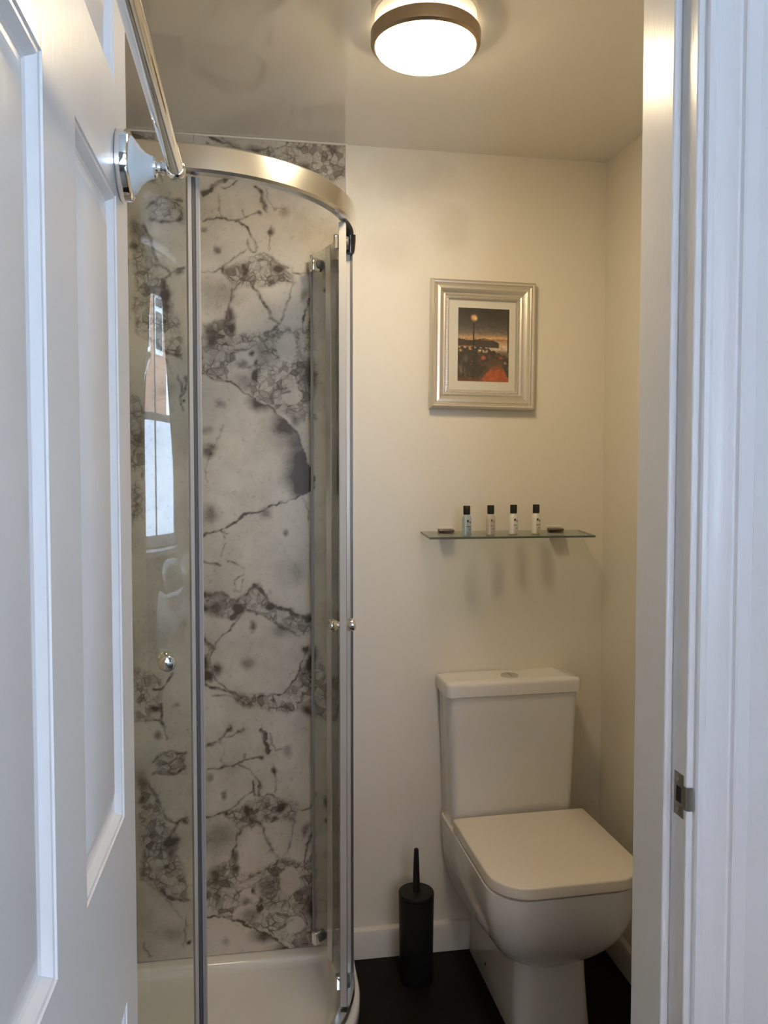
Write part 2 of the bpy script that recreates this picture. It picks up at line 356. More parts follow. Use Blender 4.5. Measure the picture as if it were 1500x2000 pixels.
# traced on the panel, metres (x, z): veins (width, darkness, line), crowded patches, blots
VEIN0=[(0.004,0.5,[[-0.336,1.535],[-0.309,1.48],[-0.333,1.409]]),(0.004,0.5,[[-0.343,1.334],[-0.312,1.296],[-0.335,1.24]]),(0.0045,0.5,[[-0.198,1.613],[-0.217,1.551],[-0.208,1.528]])]
BUSY0=[[[-0.344,1.573],[-0.304,1.541],[-0.312,1.244],[-0.344,1.24]]]
VEIN=[(0.0088,0.85,[[-0.152,2.09],[-0.124,2.105],[-0.105,2.125],[-0.086,2.143]]),(0.0035,0.5,[[-0.105,2.114],[-0.081,2.121],[-0.056,2.136]]),(0.0076,0.8,[[-0.006,2.125],[0.005,2.115],[0.005,2.082],[0.01,2.063]]),(0.0035,0.4,[[0.019,2.119],[0.019,2.088],[0.032,2.067],[0.049,2.073],[0.063,2.074]]),(0.0032,0.6,[[-0.144,2.03],[-0.103,2.033],[-0.065,2.035],[-0.048,2.043],[-0.007,2.051]]),(0.0044,0.75,[[-0.065,2.031],[-0.043,2.018],[-0.026,2.0],[-0.013,1.987],[-0.007,1.97],[-0.018,1.948],[-0.027,1.95],[-0.032,1.969],[-0.029,1.986]]),(0.0035,0.65,[[-0.032,1.964],[-0.052,1.946],[-0.079,1.925],[-0.104,1.905],[-0.132,1.895],[-0.159,1.894]]),(0.002,0.35,[[-0.108,2.098],[-0.109,2.043],[-0.098,2.034]]),(0.0023,0.4,[[-0.051,2.062],[-0.048,2.046]]),(0.002,0.35,[[0.027,2.028],[0.029,1.989],[0.026,1.952]]),(0.0035,0.55,[[-0.007,1.942],[0.009,1.949],[0.032,1.936],[0.057,1.917],[0.076,1.913]]),(0.0093,0.75,[[-0.046,1.916],[-0.044,1.894],[-0.03,1.878]]),(0.007,0.6,[[-0.03,1.875],[-0.008,1.853],[0.003,1.826],[0.02,1.787],[0.042,1.768]]),(0.0053,0.55,[[-0.074,1.845],[-0.063,1.862],[-0.047,1.871],[-0.03,1.875]]),(0.0041,0.6,[[-0.08,1.851],[-0.08,1.817],[-0.086,1.8],[-0.097,1.767],[-0.1,1.755]]),(0.0035,0.5,[[0.085,1.871],[0.079,1.837],[0.065,1.797]]),(0.0041,0.55,[[0.02,1.868],[0.037,1.877],[0.062,1.887],[0.085,1.871]]),(0.0023,0.4,[[0.042,1.768],[0.062,1.783],[0.065,1.797]]),(0.0035,0.5,[[0.042,1.765],[0.031,1.748],[0.003,1.736],[-0.031,1.727],[-0.07,1.706]]),(0.0032,0.5,[[0.088,1.899],[0.119,1.903],[0.133,1.932],[0.144,1.941]]),(0.0053,0.7,[[0.136,1.828],[0.118,1.802],[0.11,1.768],[0.11,1.742]]),(0.0041,0.6,[[0.135,1.785],[0.13,1.751],[0.115,1.742]]),(0.0035,0.55,[[-0.137,2.227],[-0.115,2.223],[-0.08,2.22],[-0.055,2.205],[-0.039,2.214]]),(0.0041,0.6,[[0.019,2.207],[0.028,2.194],[0.022,2.221]]),(0.0035,0.75,[[-0.164,1.625],[-0.134,1.619],[-0.104,1.612],[-0.068,1.599],[-0.038,1.58],[0.001,1.555],[0.029,1.539],[0.052,1.516],[0.077,1.494],[0.091,1.468],[0.108,1.431],[0.12,1.391],[0.134,1.351],[0.134,1.317],[0.105,1.302],[0.065,1.291],[0.034,1.282],[0.014,1.274],[-0.015,1.263],[-0.046,1.251],[-0.068,1.237],[-0.088,1.229]]),(0.002,0.35,[[-0.102,1.492],[-0.122,1.447],[-0.144,1.413],[-0.15,1.342]]),(0.0026,0.45,[[0.111,1.294],[0.119,1.271],[0.128,1.233]]),(0.0035,0.5,[[-0.076,1.683],[-0.042,1.692],[-0.009,1.71],[0.019,1.719]]),(0.0058,0.75,[[0.123,1.651],[0.109,1.622]]),(0.0041,0.7,[[0.101,1.614],[0.112,1.586],[0.112,1.568]]),(0.0053,0.6,[[0.035,1.562],[0.052,1.579],[0.072,1.588]]),(0.0037,0.6,[[-0.17,1.194],[-0.15,1.203],[-0.111,1.212],[-0.088,1.205]]),(0.0034,0.6,[[-0.108,1.215],[-0.082,1.232],[-0.052,1.25],[-0.025,1.259]]),(0.0031,0.5,[[-0.105,1.211],[-0.094,1.19]]),(0.0022,0.4,[[-0.094,1.178],[-0.109,1.154],[-0.115,1.142]]),(0.0037,0.6,[[-0.171,1.134],[-0.142,1.124],[-0.118,1.119]]),(0.0037,0.55,[[-0.097,1.13],[-0.076,1.126],[-0.062,1.118],[-0.053,1.111]]),(0.0034,0.5,[[-0.077,1.077],[-0.053,1.083],[-0.05,1.089]]),(0.0028,0.4,[[-0.077,1.077],[-0.077,1.05],[-0.062,1.047],[-0.05,1.071]]),(0.0075,0.8,[[-0.172,1.034],[-0.145,1.039],[-0.116,1.046],[-0.092,1.032],[-0.071,1.019],[-0.05,1.034],[-0.026,1.058],[-0.005,1.045],[0.01,1.02],[0.04,1.001],[0.067,0.985],[0.089,0.972],[0.128,0.962]]),(0.0081,0.8,[[-0.071,1.019],[-0.066,0.998],[-0.081,0.977]]),(0.0056,0.6,[[-0.066,0.973],[-0.054,0.991],[-0.015,0.987],[0.003,0.978],[0.028,0.962],[0.049,0.939],[0.076,0.929],[0.098,0.919]]),(0.0034,0.6,[[-0.069,0.97],[-0.09,0.943],[-0.117,0.917],[-0.141,0.881],[-0.147,0.866],[-0.138,0.823],[-0.121,0.801],[-0.085,0.771],[-0.058,0.755],[-0.034,0.751],[0.005,0.752],[0.045,0.76],[0.066,0.774],[0.085,0.805],[0.1,0.832],[0.106,0.86],[0.119,0.887]]),(0.0068,0.75,[[-0.173,0.958],[-0.158,0.921],[-0.132,0.893]]),(0.0056,0.7,[[-0.171,0.842],[-0.156,0.82],[-0.171,0.8],[-0.133,0.786],[-0.106,0.775],[-0.073,0.765]]),(0.005,0.6,[[0.103,0.819],[0.131,0.803]])]
VEIN1=[(0.0057,0.8,[[-0.287,0.792],[-0.267,0.791],[-0.24,0.826]]),(0.0041,0.6,[[-0.333,0.702],[-0.276,0.703],[-0.265,0.699],[-0.253,0.658]]),(0.0057,0.6,[[-0.293,0.588],[-0.277,0.603],[-0.246,0.617],[-0.208,0.615]]),(0.0049,0.5,[[-0.258,0.586],[-0.223,0.6],[-0.208,0.575]]),(0.0057,0.7,[[-0.285,0.563],[-0.231,0.558],[-0.208,0.567]]),(0.0057,0.65,[[-0.301,0.54],[-0.282,0.49],[-0.267,0.445],[-0.237,0.422],[-0.205,0.436]]),(0.0082,0.8,[[-0.274,0.238],[-0.243,0.214],[-0.208,0.207]]),(0.0033,0.4,[[-0.327,0.271],[-0.285,0.239],[-0.251,0.199],[-0.228,0.16]]),(0.0041,0.5,[[-0.212,0.158],[-0.217,0.076]]),(0.0037,0.5,[[-0.325,0.099],[-0.307,0.06]]),(0.0066,0.7,[[-0.272,0.743],[-0.268,0.707],[-0.257,0.678]]),(0.0074,0.6,[[-0.233,0.422],[-0.253,0.387],[-0.249,0.342]])]
BLOB=[[0.029,2.008,0.0076,0.0099,0.7],[-0.007,2.051,0.0058,0.0053,0.6],[-0.109,1.954,0.0082,0.0082,0.5],[-0.142,2.005,0.0088,0.0099,0.4],[-0.1,1.9,0.0058,0.007,0.6],[-0.044,1.902,0.0099,0.0175,0.6],[0.048,1.907,0.0161,0.0117,0.85],[0.029,1.88,0.0117,0.0099,0.6],[0.176,1.859,0.007,0.0082,0.8],[-0.124,1.838,0.0497,0.038,0.33],[-0.083,1.784,0.0117,0.0146,0.6],[-0.081,1.753,0.0117,0.0146,0.6],[-0.133,1.735,0.0175,0.0204,0.5],[0.116,1.841,0.0088,0.0175,0.45],[0.063,2.063,0.0117,0.0146,0.35],[0.173,1.911,0.0088,0.0175,0.5],[0.063,1.491,0.0277,0.0263,0.62],[0.088,1.448,0.0204,0.0292,0.42],[0.102,1.397,0.0277,0.0321,0.6],[0.105,1.357,0.0321,0.0321,0.68],[0.116,1.328,0.0277,0.0234,0.8],[-0.001,1.554,0.0263,0.0146,0.55],[0.074,1.471,0.0467,0.0409,0.25],[-0.147,1.421,0.0146,0.0161,0.6],[-0.134,1.433,0.0117,0.0102,0.5],[-0.137,1.259,0.0248,0.0204,0.5],[0.008,1.26,0.0175,0.0146,0.5],[-0.144,1.475,0.0131,0.0117,0.35],[-0.107,1.548,0.0117,0.0117,0.3],[-0.031,1.681,0.007,0.007,0.75],[-0.015,1.628,0.0076,0.0146,0.85],[-0.054,1.656,0.0117,0.0099,0.5],[-0.133,1.718,0.0146,0.0204,0.5],[-0.04,1.614,0.0263,0.0175,0.4],[0.002,1.679,0.0263,0.0321,0.3],[0.129,1.62,0.0175,0.0409,0.5],[0.091,1.503,0.0117,0.0146,0.5],[-0.018,1.656,0.0058,0.0117,0.6],[0.019,1.005,0.0124,0.0106,0.85],[-0.066,0.995,0.0124,0.0112,0.8],[-0.02,1.055,0.0124,0.0075,0.5],[-0.163,1.003,0.0187,0.0155,0.6],[-0.131,1.003,0.0218,0.0218,0.45],[0.119,0.962,0.0106,0.01,0.8],[-0.027,0.951,0.0081,0.0137,0.6],[-0.123,0.836,0.0155,0.0155,0.6],[-0.156,0.82,0.0171,0.014,0.8],[-0.165,0.851,0.0155,0.0187,0.6],[0.052,0.936,0.028,0.0187,0.35],[0.128,0.84,0.0124,0.0342,0.75],[0.11,0.878,0.0106,0.0093,0.7],[-0.04,0.853,0.0187,0.0155,0.3],[0.067,0.991,0.0106,0.0062,0.5],[0.065,1.204,0.0068,0.0056,0.6],[0.086,1.093,0.0187,0.0249,0.22],[0.117,2.177,0.0175,0.0146,0.5],[0.202,2.239,0.0117,0.0146,0.5]]
BLOB1=[[-0.287,0.736,0.0184,0.0123,0.8],[-0.28,0.663,0.0115,0.0123,0.6],[-0.233,0.741,0.0115,0.0115,0.4],[-0.249,0.37,0.0184,0.0184,0.9],[-0.245,0.337,0.0139,0.0205,0.5],[-0.257,0.302,0.0098,0.0082,0.7],[-0.325,0.489,0.0123,0.0164,0.7],[-0.323,0.287,0.0082,0.0139,0.5],[-0.213,0.425,0.0123,0.0098,0.6],[-0.205,0.088,0.0066,0.0066,0.8],[-0.255,0.121,0.0328,0.0246,0.25],[-0.32,0.537,0.0205,0.0328,0.4]]
CLEAR=[[0.067,1.701,0.0277,0.0409],[-0.054,1.622,0.0321,0.0234],[0.08,1.574,0.0277,0.0248],[-0.043,1.67,0.0292,0.0204]]
BUSY=[[[0.067,2.224],[0.089,2.259],[0.237,2.269],[0.228,2.162],[0.188,2.14],[0.157,2.155],[0.106,2.166],[0.069,2.185]],[[-0.104,1.902],[-0.049,1.924],[-0.007,1.951],[0.037,1.936],[0.088,1.913],[0.088,1.871],[0.02,1.868],[-0.008,1.864],[-0.074,1.845],[-0.08,1.864]],[[-0.111,1.774],[-0.075,1.79],[-0.07,1.734],[-0.031,1.738],[0.003,1.745],[0.042,1.768],[0.104,1.745],[0.144,1.769],[0.144,1.712],[-0.166,1.703],[-0.158,1.731]],[[-0.169,1.73],[-0.084,1.733],[-0.07,1.694],[0.019,1.73],[0.104,1.75],[0.141,1.748],[0.14,1.512],[0.103,1.5],[0.052,1.528],[0.001,1.558],[-0.068,1.602],[-0.164,1.628]],[[-0.175,1.037],[-0.113,1.048],[-0.071,1.022],[-0.026,1.061],[0.01,1.02],[0.128,0.965],[0.138,0.93],[0.098,0.919],[0.028,0.962],[-0.015,0.987],[-0.057,0.988],[-0.069,0.967],[-0.175,0.989]],[[-0.175,0.97],[-0.155,0.939],[-0.126,0.896],[-0.147,0.866],[-0.138,0.817],[-0.174,0.787]],[[0.085,0.801],[0.106,0.86],[0.141,0.893],[0.181,0.791],[0.14,0.73],[0.045,0.75]],[[-0.085,0.771],[0.045,0.753],[0.137,0.749],[0.137,0.718],[0.075,0.705],[0.008,0.715],[-0.059,0.727]]]
BUSY1=[[[-0.335,0.562],[-0.301,0.54],[-0.267,0.441],[-0.237,0.386],[-0.207,0.261],[-0.204,0.199],[-0.278,0.234],[-0.327,0.271],[-0.33,0.493]],[[-0.347,0.846],[-0.267,0.827],[-0.272,0.751],[-0.311,0.697],[-0.341,0.699]],[[-0.285,0.611],[-0.207,0.619],[-0.204,0.558],[-0.282,0.559]]]

def vnoise(X, Z, freq, seed):
    # smooth value noise in -1..1
    t = np.random.default_rng(seed).uniform(-1, 1, (256, 256))
    x, z = X * freq + 71.3, Z * freq + 13.7
    i, j = np.floor(x).astype(int), np.floor(z).astype(int); u, v = x - i, z - j
    u, v = u * u * (3 - 2 * u), v * v * (3 - 2 * v)
    g = lambda a, c: t[a % 256, c % 256]
    return (g(i, j) * (1 - u) + g(i + 1, j) * u) * (1 - v) + (g(i, j + 1) * (1 - u) + g(i + 1, j + 1) * u) * v
def marble_values(X, Z):
    # warp the sample points a little so traced lines get ragged edges
    wx = X + 0.0060 * vnoise(X, Z, 28, 1) + 0.0030 * vnoise(X, Z, 75, 2) + 0.0016 * vnoise(X, Z, 190, 3)
    wz = Z + 0.0060 * vnoise(X, Z, 28, 4) + 0.0030 * vnoise(X, Z, 75, 5) + 0.0016 * vnoise(X, Z, 190, 6)
    vein = np.zeros_like(X); busy = np.zeros_like(X); blot = np.zeros_like(X)
    mod = np.clip(0.80 + 0.38 * vnoise(X, Z, 40, 7) + 0.25 * vnoise(X, Z, 110, 8), 0.35, 1.1)
    def seg(pts, w, d, dz):
        nonlocal vein
        p = np.array(pts) + (0, dz)
        lo, hi = p.min(0) - 0.02, p.max(0) + 0.02
        k = np.where((wx > lo[0]) & (wx < hi[0]) & (wz > lo[1]) & (wz < hi[1]))
        if not len(k[0]): return
        x, z = wx[k], wz[k]; best = np.full(x.shape, 9.0)
        for a, b in zip(p[:-1], p[1:]):
            ab = b - a; L2 = max(1e-9, ab @ ab)
            t = np.clip(((x - a[0]) * ab[0] + (z - a[1]) * ab[1]) / L2, 0, 1)
            best = np.minimum(best, np.hypot(x - a[0] - t * ab[0], z - a[1] - t * ab[1]))
        hw = max(w * 0.62, 0.0020) * (0.6 + 0.6 * mod[k])
        val = d * mod[k] * np.clip(1.45 - best / hw, 0, 1) + 0.16 * d * np.exp(-(best / (hw * 3)) ** 2)
        vein[k] = np.maximum(vein[k], val)
    def poly(pts, dz):
        nonlocal busy
        p = np.array(pts) + (0, dz); ins = np.zeros(X.shape, bool); dist = np.full(X.shape, 9.0)
        lo, hi = p.min(0) - 0.03, p.max(0) + 0.03
        k = np.where((wx > lo[0]) & (wx < hi[0]) & (wz > lo[1]) & (wz < hi[1]))
        if not len(k[0]): return
        x, z = wx[k], wz[k]; s = np.zeros(x.shape, bool); best = np.full(x.shape, 9.0); n = len(p)
        for i in range(n):
            a, b = p[i], p[(i + 1) % n]; ab = b - a
            t = np.clip(((x - a[0]) * ab[0] + (z - a[1]) * ab[1]) / max(1e-9, ab @ ab), 0, 1)
            best = np.minimum(best, np.hypot(x - a[0] - t * ab[0], z - a[1] - t * ab[1]))
            if a[1] != b[1]:
                c = ((a[1] > z) != (b[1] > z)) & (x < (b[0] - a[0]) * (z - a[1]) / (b[1] - a[1]) + a[0]); s ^= c
        sd = np.where(s, best, -best)
        busy[k] = np.maximum(busy[k], np.clip((sd + 0.006) / 0.014, 0, 1))
    def inside(pts, dz):
        p = np.array(pts) + (0, dz); s = np.zeros(X.shape, bool); n = len(p)
        for i in range(n):
            a, b = p[i], p[(i + 1) % n]
            if a[1] != b[1]: s ^= ((a[1] > wz) != (b[1] > wz)) & (wx < (b[0] - a[0]) * (wz - a[1]) / (b[1] - a[1]) + a[0])
        return s.astype(float)
    PLATE = max((v[2] for v in VEIN), key=len) + [[-0.4, 1.24], [-0.4, 1.62]]
    for dz in (0, -PER, PER):
        for w, d, p in VEIN: seg(p, w, d, dz)
        for p in BUSY: poly(p, dz)
        ins = inside(PLATE, dz)
        for i, (x, z, rx, rz, d) in enumerate(BLOB):
            r = np.hypot((wx - x) / rx, (wz - dz - z) / rz)
            val = d * np.clip(1.35 - r * 0.8, 0, 1) ** 1.2
            if 16 <= i < 23: val = np.clip(1.25 * d * np.clip(1.35 - r * 0.62, 0, 1) ** 1.2, 0, 0.9) * ins      # smoky shading ends at the sharp edge of the big plate
            blot = np.maximum(blot, val)
    for dz in (0, PER):
        for w, d, p in VEIN1: seg(p, w, d, dz)
        for p in BUSY1: poly(p, dz)
        for x, z, rx, rz, d in BLOB1:
            r = np.hypot((wx - x) / rx, (wz - dz - z) / rz)
            blot = np.maximum(blot, d * np.clip(1.25 - r * 0.85, 0, 1) ** 1.3)
    for w, d, p in VEIN0: seg(p, w, d, 0)
    for p in BUSY0: poly(p, 0)
    for dz in (0, -PER):
        for x, z, rx, rz in CLEAR:
            r = np.hypot((wx - x) / rx, (wz - dz - z) / rz)
            busy *= np.clip((r - 0.85) / 0.2, 0, 1)
    return vein, busy, blot
def marble_panel(x0, x1, z0, z1, step, label, ztop):
    nx = max(2, int((x1 - x0) / step)); nz = int((z1 - z0) / step)
    xs = np.linspace(x0, x1, nx + 1); zs = np.linspace(z0, z1, nz + 1)
    X, Z = np.meshgrid(xs, zs)
    v, g, s = marble_values(X, Z)
    if x0 < -0.4:      # farther left the print goes on with the same figure
        far = np.clip((-0.335 - X) / 0.02, 0, 1)
        v, g, s = [a * (1 - far) + c * far for a, c in zip((v, g, s), marble_values(X + 0.40, Z))]
    n = (nx + 1) * (nz + 1)
    co = np.empty((n, 3)); co[:, 0] = X.ravel(); co[:, 1] = YB - 0.008; co[:, 2] = Z.ravel()
    idx = np.arange(n).reshape(nz + 1, nx + 1)
    quads = np.stack([idx[:-1, :-1], idx[:-1, 1:], idx[1:, 1:], idx[1:, :-1]], -1).reshape(-1, 4)
    rim = list(idx[0, :]) + list(idx[1:, -1]) + list(idx[-1, -2::-1]) + list(idx[-2:0:-1, 0])
    back = co[rim].copy(); back[:, 1] = YB
    verts = np.vstack([co, back]); m = len(rim)
    side = [(rim[i], n + i, n + (i + 1) % m, rim[(i + 1) % m]) for i in range(m)]
    me = bpy.data.meshes.new('marble_panel')
    me.from_pydata(verts.tolist(), [], quads.tolist() + [tuple(int(q) for q in f) for f in side]); me.update()
    at = me.color_attributes.new('marble', 'FLOAT_COLOR', 'POINT')
    c = np.ones((len(verts), 4), np.float32); c[:n, 0] = v.ravel(); c[:n, 1] = g.ravel(); c[:n, 2] = s.ravel(); c[n:, :3] = 0
    at.data.foreach_set('color', c.ravel())
    me.materials.append(M['marble'])
    o = bpy.data.objects.new('marble_panel', me); COL.objects.link(o); o.parent = wall_back; o['label'] = label
    return o
XJOINT = -0.172
marble_panel(XL + 0.002, XJOINT - 0.0012, 0.047, ZC - 0.002, 0.0030, 'grey-veined marble effect shower panel left of the joint', ZC)
marble_panel(XJOINT + 0.0012, 0.226, 0.047, ZC - 0.002, 0.0026, 'grey-veined marble effect shower panel right of the joint', ZC)
MB().box(0.226, 0.2335, YB - 0.011, YB, 0.047, ZC - 0.002).build('edge_trim', 'mount', wall_back, bevel=0.002)
MB().tube([(XL + 0.003, YB - 0.0095, ZC - 0.0035), (0.232, YB - 0.0095, ZC - 0.0035)], 0.0028, 10).build('sealant_bead', 'mount', wall_back, auto=50)

# ------------------------------------------------------------------ door frame: lining, stops, architraves, strike plate
frame = empty('trim_1', (0, 0, 0)); tag(frame, 'white gloss door frame with moulded architrave and strike plate', 'door frame', kind='structure')
MB().box(XJ1, XJ1 + JT, YO, YI, 0, HEAD + JT).build('lining', 'frame_white', frame, bevel=0.002)
MB().box(XJ0 - JT, XJ0, YO, YI, 0, HEAD + JT).build('lining', 'frame_white', frame, bevel=0.002)
MB().box(XJ0, XJ1, YO, YI, HEAD, HEAD + JT).build('lining', 'frame_white', frame, bevel=0.002)
YS = YO + 0.0375
MB().box(XS1, XJ1, YS, YI, 0, HEAD).build('door_stop', 'frame_white', frame, bevel=0.0025)
MB().box(XJ0, XS0, YS, YI, 0, HEAD).build('door_stop', 'frame_white', frame, bevel=0.0025)
MB().box(XS0, XS1, YS, YI, HEAD - 0.012, HEAD).build('door_stop', 'frame_white', frame, bevel=0.0025)
APROF = [(0, 0), (0, 0.006), (0.002, 0.009), (0.008, 0.010), (0.012, 0.0085), (0.014, 0.006), (0.022, 0.0065), (0.031, 0.009), (0.038, 0.0135), (0.041, 0.0150), (0.043, 0.0125), (0.046, 0.0125), (0.048, 0.0175), (0.051, 0.019), (0.069, 0.019), (0.071, 0.017), (0.071, 0)]
def architrave(x, sgn):
    R = [[(x + sgn * a, YO - d, z) for a, d in APROF] for z in (0.0, HEAD + 0.08)]
    return MB().rings(R).build('architrave', 'frame_white', frame, auto=25)
architrave(XJ1 + 0.0095, 1); architrave(XJ0 - 0.0095, -1)
R = [[(x, YO - d, HEAD + 0.0095 + a) for a, d in APROF] for x in (XJ0 - 0.08, XJ1 + 0.08)]
MB().rings(R).build('architrave', 'frame_white', frame, auto=25)
# strike plate let into the rebate, with a curved lip round the arris
sp = MB()
zc = 0.910
def splate(y0, y1, z0, z1): sp.box(XJ1 - 0.0012, XJ1 + 0.0015, y0, y1, z0, z1)
splate(0.9565, 0.9800, zc + 0.011, zc + 0.030); splate(0.9565, 0.9800, zc - 0.030, zc - 0.011)
splate(0.9565, 0.9615, zc - 0.011, zc + 0.011); splate(0.9750, 0.9800, zc - 0.011, zc + 0.011)
lip = []
for z in (zc - 0.016, zc + 0.016):
    lip.append([(XJ1 - 0.0012, 0.9575, z), (XJ1 - 0.0012, 0.950, z), (XJ1 + 0.001, 0.9475, z), (XJ1 + 0.0075, 0.9462, z), (XJ1 + 0.0075, 0.9485, z), (XJ1 + 0.0018, 0.9495, z), (XJ1 + 0.001, 0.9575, z)])
sp.rings(lip)
strike = sp.build('strike_plate', 'steel_dark', frame, bevel=0.0004, seg=1); strike['label'] = 'small tarnished metal strike plate'
MB().box(XJ1 - 0.0006, XJ1 + 0.0005, 0.9615, 0.9750, zc - 0.011, zc + 0.011).build('latch_hole', 'black_hole', strike)
for dz in (-0.021, 0.021):
    MB().lathe([(0.0, 0), (0.003, 0.0), (0.0032, 0.0006), (0.0, 0.0009)], 12, 'x', (XJ1 - 0.0021, 0.968, zc + dz)).build('screw', 'steel_dark', strike, smooth=True)

# ------------------------------------------------------------------ the open six-panel door, parallel to the view
XD = -0.154; TD = 0.035
DY0, DY1 = 0.190, 0.947
door = empty('door_1', (XD, DY1, 0)); tag(door, 'white gloss six-panel door standing open on the left', 'door', kind='structure')
cols = [(0.2900, 0.5940), (0.6920, 0.8770)]
rows = [(0.17, 0.757), (0.968, 1.650), (1.770, 1.905)]
ys = sorted({DY0, DY1, *[c for p in cols for c in p]}); zs_ = sorted({0.006, 1.975, *[c for p in rows for c in p]})
body = MB()
def dl(x, y, z): return (x, y - DY1, z)
for i in range(len(ys) - 1):
    for j in range(len(zs_) - 1):
        a, b, c, d = ys[i], ys[i + 1], zs_[j], zs_[j + 1]
        if any(abs(a - p[0]) < 1e-6 for p in cols) and any(abs(c - r[0]) < 1e-6 for r in rows): continue
        for x in (0.0, -TD): body.add([dl(x, a, c), dl(x, b, c), dl(x, b, d), dl(x, a, d)], [(0, 1, 2, 3)])
def strip(pts):   # outer and inner edges between the two faces
    for (y, z), (y2, z2) in zip(pts, pts[1:] + pts[:1]):
        body.add([dl(0, y, z), dl(0, y2, z2), dl(-TD, y2, z2), dl(-TD, y, z)], [(0, 1, 2, 3)])
strip([(DY0, 0.006), (DY1, 0.006), (DY1, 1.975), (DY0, 1.975)])
bo = body.build('stiles_and_rails', 'gloss_white', door)
bm = bmesh.new(); bm.from_mesh(bo.data); bmesh.ops.remove_doubles(bm, verts=bm.verts, dist=1e-5); bmesh.ops.recalc_face_normals(bm, faces=bm.faces); bm.to_mesh(bo.data); bm.free()
# each panel: ogee moulding stepping down from the stile, then a bevel rising to a raised field
PPROF = [(0.0, 0.0), (0.001, -0.0016), (0.004, -0.0022), (0.006, -0.0040), (0.0085, -0.0075), (0.0095, -0.0090), (0.013, -0.0105), (0.018, -0.0105), (0.022, -0.0092), (0.046, -0.0016), (0.048, -0.0012)]
for (a, b) in cols:
    for (c, d) in rows:
        pm = MB()
        for face, flip in ((0.0, 1), (-TD, -1)):
            R = []
            for o_, h in PPROF:
                x = face + flip * h
                R.append([dl(x, a + o_, c + o_), dl(x, b - o_, c + o_), dl(x, b - o_, d - o_), dl(x, a + o_, d - o_)])
            pm.rings(R, True, False, True)
        pm.build('panel', 'gloss_white', door, auto=18)
for hz in (0.25, 1.75):
    MB().box(-TD - 0.004, -0.0005, 0.0005, 0.0028, hz - 0.05, hz + 0.05).build('hinge', 'steel_dark', door)

# ------------------------------------------------------------------ towel rail screwed to the door
tr = empty('towel_rail', (XD, 0.902, 1.692)); tag(tr, 'chrome towel rail with white porcelain rose mounted on the open door', 'towel rail')
for yy, flip in ((0.0, 1), (-0.60, -1)):
    MB().lathe([(0.0, 0.0005), (0.0375, 0.0005), (0.0375, 0.009), (0.0365, 0.0125), (0.0335, 0.014), (0.0, 0.014)], 48, 'x', (0, yy, 0)).build('rose_ring', 'chrome', tr, auto=35)
    MB().lathe([(0.0, 0.0130), (0.0318, 0.0130), (0.0310, 0.0155), (0.0262, 0.0195), (0.0200, 0.0235), (0.0150, 0.0290), (0.0125, 0.0345), (0.0118, 0.0375), (0.0, 0.0375)], 48, 'x', (0, yy, 0)).build('porcelain_cone', 'porcelain', tr, auto=40)
    MB().lathe([(0.0, 0.037), (0.0112, 0.037), (0.0112, 0.0395), (0.0062, 0.0410), (0.0062, 0.0440), (0.0085, 0.0465), (0.0062, 0.0490), (0.0055, 0.0550), (0.0, 0.0550)], 32, 'x', (0, yy, 0)).build('neck', 'chrome', tr, auto=40)
    MB().lathe([(0.0, 0.014), (0.0065, 0.0135), (0.0098, 0.011), (0.0108, 0.006), (0.0108, -0.004), (0.0095, -0.006), (0.0, -0.006)] if flip > 0 else [(0.0, -0.014), (0.0065, -0.0135), (0.0098, -0.011), (0.0108, -0.006), (0.0108, 0.004), (0.0095, 0.006), (0.0, 0.006)], 32, 'y', (0.060, yy, 0)).build('end_cap', 'chrome', tr, auto=40)
MB().lathe([(0.0, -0.60), (0.0090, -0.60), (0.0090, 0.0), (0.0, 0.0)], 32, 'y', (0.060, 0, 0)).build('rail', 'chrome', tr, auto=40)

# ------------------------------------------------------------------ ceiling light
LX, LY = 0.318, 1.492
cl = empty('ceiling_light', (LX, LY, zceil(LY))); cl.rotation_euler = (atan(CS), 0, 0)
tag(cl, 'round lit ceiling light with bronze rim and white frosted dome', 'ceiling light')
RL = 0.1065
MB().lathe([(0.0, -0.0005), (RL - 0.008, -0.0005), (RL - 0.008, -0.016), (0.0, -0.016)], 64).build('base', 'backlit', cl, auto=40)
MB().lathe([(RL - 0.006, -0.0155), (RL - 0.001, -0.0155), (RL, -0.017), (RL, -0.036), (RL - 0.001, -0.039), (RL - 0.0065, -0.043), (RL - 0.009, -0.043), (RL - 0.009, -0.0155)], 64, cap0=False, cap1=False).build('rim', 'bronze', cl, auto=30)
dome = [(RL - 0.0095, -0.0420)]
for k in range(1, 13):
    a = k / 12 * pi / 2; dome.append(((RL - 0.0095) * cos(a) ** 0.8 if k < 12 else 0.0005, -0.0420 - 0.024 * sin(a)))
MB().lathe(dome, 64, cap0=True).build('dome', 'dome', cl, smooth=True)
